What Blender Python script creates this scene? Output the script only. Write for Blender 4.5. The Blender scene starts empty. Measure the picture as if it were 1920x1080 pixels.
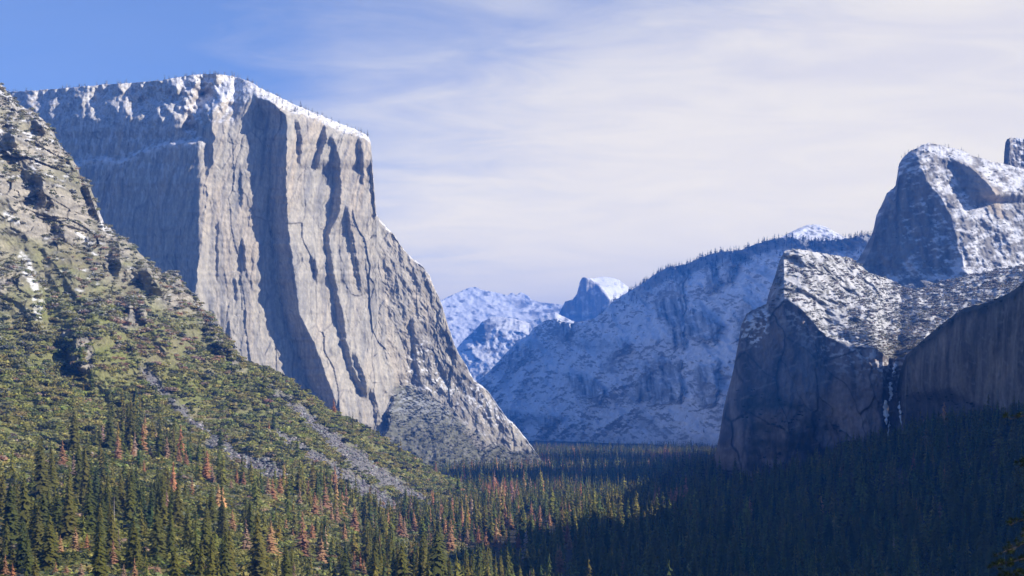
STEP = 1.0; HAZE = 5.8e-5; HAZE_COL = (.04,.25,1.0,1); EXPO = 0.94; SKY_WB = (.86,.90,1.10,1)
import bpy, math, random
import numpy as np
from mathutils import Vector

random.seed(4); rng = np.random.default_rng(4)
F = 2580.0; CX = 960.0; HY = 780.0          # focal length and horizon of the 1920 px photograph
scene = bpy.context.scene
COL = scene.collection

# ------------------------------------------------------------------ noise
def _hash(ix, iy, seed):
    h = (ix.astype(np.int64) * 374761393 + iy.astype(np.int64) * 668265263 + seed * 1274126177) & 0xffffffff
    h = ((h ^ (h >> 13)) * 1274126177) & 0xffffffff
    h = ((h ^ (h >> 16)) * 2246822519) & 0xffffffff
    return (h ^ (h >> 15)) & 0xffffff
_pr = np.random.default_rng(11)
_PERM = _pr.permutation(1024).astype(np.int32)
_GX = np.cos(np.arange(1024)*2.399963).astype(np.float32); _GY = np.sin(np.arange(1024)*2.399963).astype(np.float32)
def noise(x, y, seed=0):
    x = np.asarray(x, np.float64); y = np.asarray(y, np.float64)
    ix = np.floor(x).astype(np.int32); iy = np.floor(y).astype(np.int32)
    fx = (x - ix).astype(np.float32); fy = (y - iy).astype(np.float32)
    ux = fx*fx*fx*(fx*(fx*6-15)+10); uy = fy*fy*fy*(fy*(fy*6-15)+10)
    p0 = _PERM[(iy+seed*57) & 1023]; p1 = _PERM[(iy+1+seed*57) & 1023]
    def g(p, dx, dy):
        k = _PERM[(p+ix+dx+seed*131) & 1023]
        return _GX[k]*(fx-dx) + _GY[k]*(fy-dy)
    a = g(p0,0,0); b = g(p0,1,0); c = g(p1,0,1); d = g(p1,1,1)
    t = a + (b-a)*ux
    return 1.5*(t + (c + (d-c)*ux - t)*uy)
def _rot(x, y, i):
    c, s = math.cos(.55+.9*i), math.sin(.55+.9*i)      # turn every octave so that the lattice never lines up
    return c*x-s*y, s*x+c*y
def fbm(x, y, o=4, seed=0, gain=.5):
    s = 0; a = 1.0; t = 0
    for i in range(o):
        u, v = _rot(x*2**i, y*2**i, i)
        s = s + a*noise(u, v, seed+i*17); t += a; a *= gain
    return s/t
def ridged(x, y, o=3, seed=0, gain=.5):
    s = 0; a = 1.0; t = 0
    for i in range(o):
        u, v = _rot(x*2**i, y*2**i, i)
        s = s + a*(1-np.abs(noise(u, v, seed+i*31))*1.6); t += a; a *= gain
    return s/t
def cells(x, y, seed=0, jit=.9):
    """voronoi: distance to nearest point, random value of its cell, distance to border"""
    ix = np.floor(x).astype(np.int64); iy = np.floor(y).astype(np.int64)
    d1 = np.full(x.shape, 9.0); d2 = np.full(x.shape, 9.0); v = np.zeros(x.shape)
    for dx in (-1,0,1):
        for dy in (-1,0,1):
            px = ix+dx+.5+jit*(_hash(ix+dx, iy+dy, seed)/0xffffff-.5)
            py = iy+dy+.5+jit*(_hash(ix+dx, iy+dy, seed+7)/0xffffff-.5)
            r = _hash(ix+dx, iy+dy, seed+13)/0xffffff
            d = np.hypot(px-x, py-y)
            n = d < d1
            d2 = np.where(n, d1, np.minimum(d2, d)); v = np.where(n, r, v); d1 = np.where(n, d, d1)
    return d1, v, d2-d1
def ss(a, b, x):
    t = np.clip((x-a)/(b-a), 0, 1); return t*t*(3-2*t)
def lerp(a, b, t): return a + (b-a)*t
def line(pts, x):
    p = sorted(pts); return np.interp(x, [q[0] for q in p], [q[1] for q in p])
def inpoly(x, y, poly):
    r = np.zeros(x.shape, bool); n = len(poly)
    for i in range(n):
        x0, y0 = poly[i]; x1, y1 = poly[(i+1) % n]
        if y0 == y1: continue
        c = ((y0 > y) != (y1 > y)) & (x < (x1-x0)*(y-y0)/(y1-y0)+x0)
        r ^= c
    return r
def soft(x, y, poly, s=8, seed=5):
    a = 0.0
    for k, (ox, oy) in enumerate(((0,0),(s,0),(-s,0),(0,s),(0,-s))):
        jx = s*1.6*fbm(x/(s*3), y/(s*3), 3, seed)
        jy = s*1.6*fbm(x/(s*3)+50, y/(s*3), 3, seed)
        a = a + inpoly(x+ox*.6+jx, y+oy*.6+jy, poly)
    return a/5.0
def tps(ctrl, x, y, smooth=0.0):
    """thin plate spline through (px, py, depth) control points"""
    c = np.array(ctrl, float); s = 200.0
    p = c[:, :2]/s; n = len(c)
    def U(r2): return np.where(r2 > 0, .5*r2*np.log(np.maximum(r2, 1e-12)), 0)
    K = U(((p[:,None]-p[None])**2).sum(-1)) + smooth*np.eye(n)
    A = np.zeros((n+3, n+3)); A[:n,:n] = K; A[:n,n] = 1; A[:n,n+1:] = p
    A[n,:n] = 1; A[n+1:,:n] = p.T
    b = np.zeros(n+3); b[:n] = c[:,2]
    w = np.linalg.solve(A, b)
    o = w[n] + w[n+1]*x/s + w[n+2]*y/s
    for i in range(n):
        o = o + w[i]*U((x/s-p[i,0])**2+(y/s-p[i,1])**2)
    return o

# ------------------------------------------------------------------ meshes
def mesh_from(name, co, faces, col=None, smooth=False, mats=(), parent=None, starts=None):
    """co (n,3); faces (m,k) int array, or flat loop array with starts"""
    me = bpy.data.meshes.new(name)
    co = np.ascontiguousarray(co, np.float32)
    me.vertices.add(len(co)); me.vertices.foreach_set('co', co.ravel())
    if starts is None:
        f = np.ascontiguousarray(faces, np.int32); k = f.shape[1]
        starts = np.arange(len(f), dtype=np.int32)*k; f = f.ravel()
    else: f = faces
    me.loops.add(len(f)); me.loops.foreach_set('vertex_index', f)
    me.polygons.add(len(starts)); me.polygons.foreach_set('loop_start', starts)
    me.update(calc_edges=True)
    if smooth: me.polygons.foreach_set('use_smooth', np.ones(len(starts), bool))
    if col is not None:
        a = me.color_attributes.new('Col', 'FLOAT_COLOR', 'POINT')
        c = np.ones((len(co), 4), np.float32); c[:, :3] = np.clip(col, 0, 1)
        a.data.foreach_set('color', c.ravel())
    for m in mats: me.materials.append(m)
    o = bpy.data.objects.new(name, me); COL.objects.link(o)
    if parent: o.parent = parent
    return o
def grid_faces(nr, nc):
    i = np.arange(nr*nc, dtype=np.int32).reshape(nr, nc)
    return np.stack([i[:-1,:-1], i[1:,:-1], i[1:,1:], i[:-1,1:]], -1).reshape(-1, 4)
def grid_normals(P):
    du = np.gradient(P, axis=1); dv = np.gradient(P, axis=0)
    n = np.cross(dv, du); n /= np.maximum(np.linalg.norm(n, axis=-1, keepdims=True), 1e-9)
    return n
def tag(o, label=None, cat=None, group=None, kind=None):
    if label: o['label'] = label
    if cat: o['category'] = cat
    if group: o['group'] = group
    if kind: o['kind'] = kind
    return o

def mat(name, rough=.9, fine=None, amount=.35, bump=None, spec=.2, rnd=None, leaf=0.):
    """vertex albedo times procedural noise of its own scale; rnd: colour ramp driven by a random per object"""
    m = bpy.data.materials.new(name); m.use_nodes = True; nt = m.node_tree; N = nt.nodes; L = nt.links
    b = N['Principled BSDF']; b.inputs['Roughness'].default_value = rough
    b.inputs['Specular IOR Level'].default_value = spec
    a = N.new('ShaderNodeAttribute'); a.attribute_name = 'Col'; src = a.outputs['Color']
    if rnd:
        oi = N.new('ShaderNodeObjectInfo'); r = N.new('ShaderNodeValToRGB'); L.new(oi.outputs['Random'], r.inputs['Fac'])
        e = r.color_ramp.elements
        while len(e) < len(rnd): e.new(.5)
        for i, c in enumerate(rnd): e[i].position = i/(len(rnd)-1); e[i].color = (*c, 1)
        mx = N.new('ShaderNodeMix'); mx.data_type = 'RGBA'; mx.blend_type = 'MULTIPLY'; mx.inputs['Factor'].default_value = 1
        L.new(src, mx.inputs['A']); L.new(r.outputs['Color'], mx.inputs['B']); src = mx.outputs['Result']
    if fine:
        tc = N.new('ShaderNodeTexCoord'); mp = N.new('ShaderNodeMapping')
        mp.inputs['Scale'].default_value = fine
        L.new(tc.outputs['Object'], mp.inputs['Vector'])
        nz = N.new('ShaderNodeTexNoise'); nz.inputs['Scale'].default_value = 1; nz.inputs['Detail'].default_value = 6; nz.inputs['Roughness'].default_value = .65
        L.new(mp.outputs['Vector'], nz.inputs['Vector'])
        mr = N.new('ShaderNodeMapRange'); mr.inputs['From Min'].default_value = .3; mr.inputs['From Max'].default_value = .7
        mr.inputs['To Min'].default_value = 1-amount; mr.inputs['To Max'].default_value = 1+amount
        L.new(nz.outputs['Fac'], mr.inputs['Value'])
        mx = N.new('ShaderNodeMix'); mx.data_type = 'RGBA'; mx.blend_type = 'MULTIPLY'; mx.inputs['Factor'].default_value = 1
        L.new(src, mx.inputs['A']); L.new(mr.outputs['Result'], mx.inputs['B']); src = mx.outputs['Result']
        if bump:
            bp = N.new('ShaderNodeBump'); bp.inputs['Strength'].default_value = bump[0]; bp.inputs['Distance'].default_value = bump[1]
            L.new(nz.outputs['Fac'], bp.inputs['Height']); L.new(bp.outputs['Normal'], b.inputs['Normal'])
    L.new(src, b.inputs['Base Color'])
    if leaf:      # thin leaves and needles let some light through
        tr = N.new('ShaderNodeBsdfTranslucent'); L.new(src, tr.inputs['Color']); ms = N.new('ShaderNodeMixShader'); ms.inputs[0].default_value = leaf
        L.new(b.outputs[0], ms.inputs[1]); L.new(tr.outputs[0], ms.inputs[2]); L.new(ms.outputs[0], N['Material Output'].inputs['Surface'])
    return m
M_ROCK = mat('granite', .9, (.09, .09, .025), .25, (.5, 3))
M_FAR = mat('distant_snowy_rock', .9, (.03, .03, .015), .2, (.4, 8))
M_SLOPE = mat('brushy_slope', .95, (.25, .25, .25), .35, (.5, 1.5))
M_FOREST = mat('forest_foliage', .8, (.4, .4, .2), .3, leaf=.45)
M_GROUND = mat('forest_ground', .95, (.05, .05, .05), .4)

# ------------------------------------------------------------------ relief builder
class Relief: pass
def relief(name, label, top, x0, x1, bot, step, depth, colour, mtl, jag=2.0, jagf=9.0, back=(10, 1.15, 25, .35), fine=None, rows=None, smooth=True):
    """A mountain: the outline gets its own distances (depth in metres for each point of its face) and a back side."""
    step = step*STEP
    if rows: rows = int(rows/STEP)
    if fine:   # extra columns where the outline is steep
        us = np.unique(np.concatenate([np.arange(x0, x1+.01, step)] + [np.arange(a, b, s) for a, b, s in fine]))
    else: us = np.arange(x0, x1+.01, step)
    yt = line(top, us); yt = yt + jag*fbm(us/jagf, us*0+3.3, 4, 91, .6)
    yb = line(bot, us) if isinstance(bot, list) else np.full(us.shape, float(bot))
    nr = rows or int(max((yb-yt).max()/step, 8))
    t = np.linspace(0, 1, nr)[:, None]
    y = yt[None] + t*(yb-yt)[None]; u = np.broadcast_to(us[None], y.shape).copy()
    tc = y - yt[None]                                    # distance under the crest
    D = depth(u, y, tc)
    P = np.stack([(u-CX)/F*D, D, (HY-y)/F*D], -1)
    N = grid_normals(P)
    N *= np.where((N*P).sum(-1, keepdims=True) > 0, -1, 1)
    C = colour(u, y, tc, P, N)
    # back side, falling away behind the crest
    nb, g, s, fall = back
    b = [P[0]]; st = s
    for k in range(nb):
        q = b[-1].copy(); q[:,1] += st; q[:,0] *= (q[:,1]/b[-1][:,1]); q[:,2] -= st*fall*(.3+.7*min(1, k/4)) ; q[:,2] += st*.12*noise(q[:,0]/60, q[:,1]/60, 5)
        b.append(q); st *= g*1.25
    B = np.stack(b[:0:-1]); Call = np.concatenate([np.broadcast_to(C[0], (nb,)+C[0].shape), C]); Pall = np.concatenate([B, P])
    R = Relief(); R.P = P; R.N = N; R.u = u; R.y = y; R.tc = tc; R.C = C; R.us = us; R.D = D; R.yt = yt
    R.ob = mesh_from(name, Pall.reshape(-1,3), grid_faces(*Pall.shape[:2]), Call.reshape(-1,3), smooth, (mtl,))
    tag(R.ob, label, kind='structure')
    return R
def bands(u, y, lst, L=70., mpp=1.45, s2=.6, frac=.36, rec=0.):
    """buttresses: the face comes towards us from left to right within the right part of each band, then falls back slowly"""
    o = 0.0
    for b in lst:
        ys = [q[0] for q in b]
        xl = np.interp(y, ys, [q[1] for q in b]); xr = np.interp(y, ys, [q[2] for q in b])
        j = 2.5*noise(y/14, y*0+xl[0,0]*.1, 3) + 1.2*noise(y/5, y*0+2, 4)
        xb = xr; xa_ = xr-(xr-xl)*frac; xl = xl+j; xr = xr+j
        fade = ss(ys[0]-14, ys[0]+6, y)*(1-ss(ys[-1]-6, ys[-1]+14, y))
        w = (xr-xl)*frac; a = xr-w
        A = s2*w*mpp*fade
        k = np.clip((u-a)/np.maximum(w, 1), 0, 1)
        o = o - A*(k*np.exp(-np.maximum(u-xb, 0)/L) - rec*(1-k)*np.exp(-np.maximum(xa_-u, 0)/(L*.7)))
    return o
SNOW = np.array([.67,.68,.71]); 
def mixc(a, b, t): return a + (b-a)*t[..., None]
# ================================================================== THE GREAT CLIFF (left)
EC_TOP = [(-80,166),(0,168),(25,172),(60,170),(125,165),(200,158),(250,155),(300,151),(320,147),(350,142),(375,139),(412,139),(450,146),(475,156),(485,164),(520,180),(555,197),(592,212),(630,228),(660,240),(680,248),(691,257),(695,268),(697,290),(700,330),(704,380),(706,402),(715,416),(727,428),(737,438),(755,465),(770,482),(790,497),(805,515),(810,530),(822,555),(830,575),(840,610),(852,645),(860,662),(876,688),(888,712),(903,722),(918,737),(933,760),(951,784),(969,800),(987,824),(995,834),(1015,862),(1030,885)]
EC_B = [
 [(185,455,500),(215,456,537),(280,460,538),(330,472,536),(400,478,538),(460,478,545),(520,485,553),(590,503,562),(640,515,588),(700,533,610),(760,560,632),(800,600,650)],
 [(232,602,610),(260,590,613),(300,581,600),(310,586,596)],
 [(255,612,625),(300,614,637),(350,614,640),(400,604,637),(440,600,616),(490,603,622),(550,618,634),(600,617,645),(650,632,652),(690,640,662),(740,668,688)],
 [(390,642,652),(450,645,664),(500,655,672),(540,666,678)],
 [(225,547,561),(260,549,566),(305,552,563)],
 [(266,664,677),(300,667,682),(340,673,681)],
 [(310,688,697),(360,690,702),(405,696,704)],
 [(665,655,668),(700,662,682),(728,674,688)],
 [(735,684,702),(780,692,714),(820,702,716)],
 [(485,575,593),(518,580,595)],
 [(325,447,453),(385,450,455)],
 [(420,404,410),(520,402,408)],
 [(455,448,458),(520,455,464)],
 [(520,436,443),(560,440,446)],
 [(600,760,775),(650,765,780),(700,772,785)],
 [(620,825,840),(680,838,858)],
 [(760,905,915),(800,915,925)]]
PROW = [(120,402),(240,397),(262,402),(330,392),(400,385),(480,375),(540,368),(700,350),(900,340)]
EC_LEDGE = [(60,330),(150,300),(170,296),(230,298),(262,283),(300,268),(350,264),(385,262)]
EC_TALUS = [(700,900),(742,722),(772,722),(800,735),(835,760),(860,785),(890,810),(930,838),(960,842),(1040,850),(1040,960),(700,960)]
def ec_depth(u, y, tc):
    xp = line(PROW, y) + 6*noise(y/40, y*0, 8) + 3*noise(y/12, y*0, 9)
    d = u-xp
    D = 3700 + 1.05*np.maximum(-d, 0) + .72*np.maximum(d, 0) - 4*np.exp(-np.abs(d)/5)
    D = D + (660-y)*1.45*.07
    # leaning slabs low on the face
    D = D - np.maximum(y-560, 0)*1.45*.22*ss(380, 460, u)*(1-ss(700, 760, u))
    # summit snow slopes
    wc = line([(-80,56),(150,60),(330,84),(380,86),(440,64),(480,20),(560,12),(690,11),(700,4),(1030,3)], u)*(1+.75*fbm(u/55, y/60, 4, 12)*ss(440, 380, u)+.25*fbm(u/30, y/40, 3, 13))
    sl = line([(-80,.9),(300,1.0),(370,1.5),(480,2.4),(690,2.2),(720,1.0)], u)
    kq = lerp(16., 3., ss(430, 490, u)); D = D + kq*np.logaddexp(0, (wc-tc)/kq)*sl*1.45
    # left ledge
    yl = line(EC_LEDGE, u) + 6*fbm(u/18, u*0, 3, 44)
    D = D - 26*ss(-7, 7, y-yl)*ss(80, 150, u)*(1-ss(370, 392, u))
    # right foot: ledge, lower buttress and talus
    g = ss(736, 750, u)*ss(-26, 26, y-6*noise(u/15,y*0,5)-line([(740,722),(830,716),(885,716),(1030,800)], u))
    D = D + g*(34*ss(860, 740, u) - np.maximum(y-720, 0)*1.45*.40)
    ta = soft(u, y, EC_TALUS, 7)
    D = D - ta*np.maximum(y-line([(742,722),(835,760),(890,810),(1040,850)], u), 0)*1.45*.65
    D = D + bands(u, y, EC_B, 60, 1.45, 1.15, .52, .3)*(1.2 - .5*ss(690, 720, u))
    X = (u-CX)/F*D; Z = (HY-y)/F*D
    face = (1-ta)*(1-.85*ss(wc*1.1, wc*.3, tc))
    wx = X + 26*fbm(X/160, Z/260, 3, 2)
    wx = wx + .12*Z*np.sin(Z/210.)*.5
    r1 = ridged(wx/120, Z/640, 3, 21, .42); r2 = ridged(wx/34, Z/190, 3, 22)
    D = D + face*(-8*(r1-.55) - 4*(r2-.55))
    c1, v1, e1 = cells((wx+.12*Z)/46, (Z+30*noise(X/60, Z/60, 1))/190, 3); c2, v2, e2 = cells((wx-.1*Z)/19, Z/75, 4)
    D = D + face*(7*(v1-.5) + 4*(v2-.5)) * (.8+.2*ss(385, 400, u))
    fl = ss(700, 730, u)*(1-ta)
    D = D + fl*(-16*(ridged((X+.35*Z)/70, Z/120, 4, 33)-.5) - 8*(ridged(X/28, Z/40, 3, 34)-.5))
    D = D + face*2.2*fbm(X/9, Z/16, 3, 23)
    rough = ss(wc*1.1, wc*.5, tc) + .7*ss(14, 0, np.abs(y-yl-4))*(u < 385)
    D = D + np.clip(rough, 0, 1)*(7*fbm(X/34, Z/26, 5, 25, .6))
    # bushes on the talus
    cb, vb, eb = cells(X/11, Z/7, 51)
    D = D - ta*17*fbm(X/26, Z/20, 4, 52) - ta*3*np.sqrt(np.maximum(1-1.4*cb, 0))*(vb > .25)
    ec_depth.aux = dict(ta=ta, wc=wc, yl=yl, e1=e1, v1=v1, v2=v2, wx=wx, r2=r2, vb=vb, cb=cb, d=d)
    return D
def ec_colour(u, y, tc, P, N):
    a = ec_depth.aux; X = P[...,0]; Z = P[...,2]
    n1 = fbm(a['wx']/60, Z/420, 4, 61); n2 = fbm(a['wx']/14, Z/160, 4, 62); n3 = fbm(X/5, Z/9, 3, 63)
    c = np.broadcast_to(np.array([.35,.325,.272]), P.shape).copy()
    c = mixc(c, np.array([.40,.335,.25]), np.clip(.25+1.9*n1, 0, 1)*.65)           # warm stains
    c = mixc(c, np.array([.215,.21,.20]), np.clip(.15+2.2*n2, 0, 1)*.75)           # grey streaks
    c = mixc(c, np.array([.20,.185,.165]), ss(.06, .0, a['e1'])*.55)            # joints
    th = ridged(a['wx']/30+.2*noise(X/20,Z/20,7), Z/330, 2, 71); c = mixc(c, np.array([.10,.095,.09]), ss(.90, .985, th)*.7)
    th = ridged((a['wx']+.35*Z)/55, Z/150, 2, 72); c = mixc(c, np.array([.12,.11,.10]), ss(.93, .99, th)*.6)
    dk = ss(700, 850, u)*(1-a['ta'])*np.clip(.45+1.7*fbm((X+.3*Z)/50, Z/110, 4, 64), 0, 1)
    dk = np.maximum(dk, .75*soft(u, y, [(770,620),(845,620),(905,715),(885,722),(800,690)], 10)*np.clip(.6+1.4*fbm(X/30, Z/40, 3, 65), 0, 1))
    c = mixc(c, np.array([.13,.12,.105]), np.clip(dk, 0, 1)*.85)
    c = c*(1+.25*n3)[...,None]
    # snow
    up = N[...,2]
    sn = fbm(X/22, Z/16, 5, 66)
    left = ss(400, 300, u)
    f2 = fbm(X/7, Z/7, 3, 70)
    s = ss(.34, .78, .75*up + .42*sn + .5*f2 + .30*ss(a['wc']*1.4, a['wc']*.25, tc) - .05 - .2*left)*.85*np.clip(left + ss(a['wc']*2, a['wc'], tc) + ss(700, 800, u)*.6, 0, 1)
    s = np.maximum(s, .62*left*ss(330, 170, y + 40*sn)*ss(-.15, .35, .6*sn + .8*f2 + .5*fbm((X+Z)/30, (Z-.4*X)/14, 3, 73) + up*.25 + .02))
    s = np.maximum(s, ss(13, 2, np.abs(y-a['yl']-5+8*sn))*ss(90, 150, u)*ss(392, 375, u)*ss(-.3, .15, sn)*.9)
    s = np.maximum(s, .55*left*ss(.12, .3, fbm(X/14, Z/40, 5, 67)+.05)*ss(480, 250, y))
    s = np.maximum(s, ss(.05, .3, fbm(X/9, Z/7, 4, 68)+.4*up-.1)*soft(u, y, [(770,650),(800,640),(830,690),(830,705),(900,720),(950,790),(930,800),(860,740),(760,735)], 9)*.8)
    sp = ss(.16, .3, fbm(X/5, Z/4, 3, 74) + .25*fbm(X/30, Z/20, 2, 75))*ss(48, 20, tc)*(u < 705)
    s = s*(1-a['ta'])*(1-.8*sp)*(1-.2*left)
    c = mixc(c, SNOW, np.clip(s, 0, 1))
    # brush on the talus
    v = fbm(X/30, Z/20, 3, 69)
    br = np.array([.10,.10,.07])*(1+.8*(a['vb']-.5))[...,None]
    br = mixc(br, np.array([.17,.165,.15]), np.clip(.25+1.6*v, 0, 1)*(a['cb'] > .45))
    br = mixc(br, np.array([.5,.52,.56]), ss(820, 730, y)*np.clip(up*1.2-.35, 0, 1)*.8)
    br = mixc(br, np.array([.19,.175,.16]), soft(u, y, [(860,800),(890,815),(935,842),(900,842)], 5)*.8)
    c = mixc(c, br, a['ta'])
    return c
EC = relief('granite_mountain', 'sheer pale granite cliff with sunlit buttresses and snow capped summit', EC_TOP, -80, 1030, 930, 1.3, ec_depth, ec_colour, M_ROCK, jag=2.5, jagf=8, back=(10, 1.25, 20, .25), fine=[(689,712,.4),(800,860,.7)], rows=560)

# ================================================================== FAR SNOWY PEAK
CR_TOP = [(790,585),(825,564),(850,552),(875,541),(884,538.5),(892,538),(905,544),(925,547),(952,554),(958,549.5),(963,549.5),(967,554),(972,550),(977,548),(990,554),(997,562),(1015,567),(1032,569),(1052,571),(1075,580),(1120,590)]
def cr_depth(u, y, tc):
    D = 17500 - (y-540)*6.8*1.5 + .5*(u-930)
    X = (u-CX)/F*17000; Z = (HY-y)/F*17000
    D = D - 130*ridged((X+.8*Z)/1100, Z/700, 4, 71) - 50*fbm(X/160, Z/110, 4, 72)
    return D
def cr_colour(u, y, tc, P, N):
    X = P[...,0]; Z = P[...,2]
    s = fbm(X/140, Z/70, 5, 73)
    rock = np.clip(ss(.05, .3, s + .35*(1-N[...,2]) - .22), 0, 1)
    rock = np.maximum(rock, ss(-.1, .15, s)*ss(940, 985, u)*ss(26, 5, np.abs(y-line([(930,545),(985,580),(1060,580)], u)))*.9)
    rock = np.maximum(rock, ss(3.5, 1.5, tc)*ss(.0, .25, fbm(u/6, u*0, 2, 5)))
    return mixc(np.broadcast_to(SNOW, P.shape), np.array([.10,.10,.105]), rock*.85)
relief('snowy_mountain', 'far white snow covered peak left of the half dome', CR_TOP, 800, 1110, 720, 1.2, cr_depth, cr_colour, M_FAR, jag=1.2, jagf=5, back=(6, 1.3, 120, .3))

# ================================================================== VALLEY WALL BETWEEN (snow domes)
NW_TOP = [(810,690),(850,660),(872,635),(890,620),(903,604),(918,596),(935,593.5),(952,596),(966,598),(985,603),(992,606),(1002,600),(1020,592),(1040,585),(1070,600),(1130,640)]
def nw_depth(u, y, tc):
    D = 11200 - (y-600)*4.3*.95 - 1.3*(u-930)
    X = (u-CX)/F*D; Z = (HY-y)/F*D
    D = D + np.maximum(22-tc, 0)*4.2*1.6
    D = D - bands(u, y, [[(600,890,905),(640,880,912)],[(655,955,965),(700,955,975)]], 30, 4.3, .8)*-1
    D = D - 70*ridged((X+.5*Z)/520, Z/460, 4, 75) - 28*fbm(X/70, Z/60, 4, 76)
    return D
def nw_colour(u, y, tc, P, N):
    X = P[...,0]; Z = P[...,2]
    s = fbm(X/70, Z/46, 5, 77)
    st = fbm((X-.45*Z)/26, (Z+X*.3)/300, 4, 78)
    cl = np.maximum(soft(u, y, [(895,612),(915,598),(930,604),(915,640),(893,652),(886,640)], 5), soft(u, y, [(958,655),(975,640),(992,637),(996,655),(965,690),(952,700)], 5))
    cl = np.maximum(cl, soft(u, y, [(868,628),(888,624),(888,636),(868,636)], 3))
    cl = np.maximum(cl, .6*soft(u, y, [(930,604),(948,604),(935,660),(910,665)], 6)*ss(-.05, .15, st))
    rock = np.clip(ss(.1, .36, s + .3*(1-N[...,2]) - .12 + .5*cl) , 0, 1)
    rock = np.maximum(rock, cl*.5)
    return mixc(np.broadcast_to(SNOW*.97, P.shape), np.array([.12,.12,.13]), rock*.85)
relief('snowy_dome_mountain', 'rounded snow dome and cliffs closing the far end of the valley', NW_TOP, 812, 1125, 870, 1.2, nw_depth, nw_colour, M_FAR, jag=1.0, jagf=6, back=(6, 1.3, 80, .3))

# ================================================================== HALF DOME
HD_TOP = [(1030,606),(1046,592),(1052,580),(1060,565),(1072,562),(1078,556),(1082,550),(1087,530),(1090,522),(1093,520),(1102,521),(1112,522),(1122,520),(1130,519),(1140,519.5),(1150,521),(1160,525),(1170,532),(1180,540),(1192,553),(1202,570),(1220,600)]
HD_PROW = [(515,1094),(523,1106),(535,1122),(552,1136),(565,1145),(600,1152),(700,1160)]
def hd_depth(u, y, tc):
    xp = line(HD_PROW, y); d = u-xp
    D = 12800 + 5*(.55*np.maximum(-d, 0)) + 5*(1.1*np.maximum(d, 0)) - (y-560)*5*.12
    D = D - ss(2, -2, d)*18
    D = D + 5*np.maximum(20-tc, 0)*2.2*ss(1095, 1125, u)*(tc < 40)
    D = D - 5*np.maximum(y-592, 0)*1.3
    X = (u-CX)/F*D; Z = (HY-y)/F*D
    k = ss(6, -4, d)
    D = D - k*60*(ridged(X/130, Z/700, 4, 81)-.5) - 14*fbm(X/40, Z/40, 3, 82)*k - ss(1090,1070,u)*90*ridged(X/120, Z/160, 3, 83)
    hd_depth.d = d
    return D
def hd_colour(u, y, tc, P, N):
    X = P[...,0]; Z = P[...,2]; d = hd_depth.d
    s = fbm(X/60, Z/45, 5, 84); st = fbm(X/30, Z/300, 4, 85)
    snow = ss(-1, 3, d)*(1-.5*ss(.12, .3, s))
    snow = np.maximum(snow, .6*ss(.1, .35, s+.4*st)*ss(-1, 0, -d) * .8)
    snow = np.maximum(snow, ss(590, 620, y+10*s)*ss(-.2, .2, s+.1))
    rock = mixc(np.broadcast_to(np.array([.20,.20,.205]), P.shape), np.array([.30,.29,.28]), np.clip(.5+1.6*st, 0, 1))
    return mixc(rock, SNOW, np.clip(snow, 0, 1))
HD = relief('dome_mountain', 'half dome with a sheer dark face and a rounded snowy back', HD_TOP, 1030, 1218, 760, 1.0, hd_depth, hd_colour, M_FAR, jag=.8, jagf=6, back=(6, 1.3, 60, .6))

# ================================================================== SNOWY DOME ON THE RIDGE
SD_TOP = [(1440,456),(1468,443),(1475,439),(1500,427),(1512,422.5),(1525,420.5),(1538,422),(1550,426),(1575,440),(1600,452),(1640,470)]
def sd_depth(u, y, tc):
    D = 8200 - (y-430)*3.2*1.7 + .3*(u-1525) + 3.2*np.maximum(5-tc, 0)*2
    X = (u-CX)/F*D; Z = (HY-y)/F*D
    return D - 30*fbm(X/80, Z/50, 4, 86)
def sd_colour(u, y, tc, P, N):
    X = P[...,0]; Z = P[...,2]
    s = fbm((X+Z)/40, Z/18, 5, 87)
    return mixc(np.broadcast_to(SNOW, P.shape), np.array([.13,.13,.13]), ss(.12, .3, s)*.8)
relief('bald_dome_mountain', 'small bald snow dome behind the wooded ridge', SD_TOP, 1440, 1640, 520, 1.2, sd_depth, sd_colour, M_FAR, jag=.8, jagf=8, back=(6, 1.3, 50, .4))

# ================================================================== LONG WOODED SOUTH RIDGE
SR_TOP = [(830,745),(875,725),(905,708),(925,688),(945,666),(960,650),(972,638),(988,631),(1003,613),(1020,602),(1040,596),(1055,603),(1072,605),(1090,604),(1110,599),(1130,586),(1150,564),(1182,545),(1207,530),(1225,516),(1250,502),(1290,494),(1320,480),(1350,472),(1395,468),(1415,458),(1437,451),(1475,445),(1500,449),(1540,452),(1580,448),(1640,440),(1720,430)]
SR_CL = [[(1232,548),(1252,520),(1262,503),(1283,508),(1282,560),(1280,650),(1262,660),(1248,600),(1230,600)],
 [(1285,578),(1320,585),(1352,610),(1345,640),(1300,640),(1283,620)], [(1320,498),(1342,495),(1342,545),(1326,545)],
 [(1350,488),(1376,486),(1374,528),(1352,526)], [(1058,698),(1090,700),(1134,728),(1130,752),(1085,745)],
 [(1200,690),(1235,672),(1275,678),(1280,750),(1225,760),(1195,745)], [(1300,690),(1345,680),(1345,760),(1310,765)],
 [(998,778),(1052,782),(1050,798),(1005,800)], [(945,765),(968,772),(980,820),(958,815)],
 [(1040,592),(1060,598),(1078,612),(1062,640),(1046,620)], [(1150,640),(1175,632),(1180,650),(1160,662)],
 [(1395,560),(1430,580),(1400,640),(1372,640)], [(956,652),(975,640),(992,634),(994,655),(968,690),(954,695)]]
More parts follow.
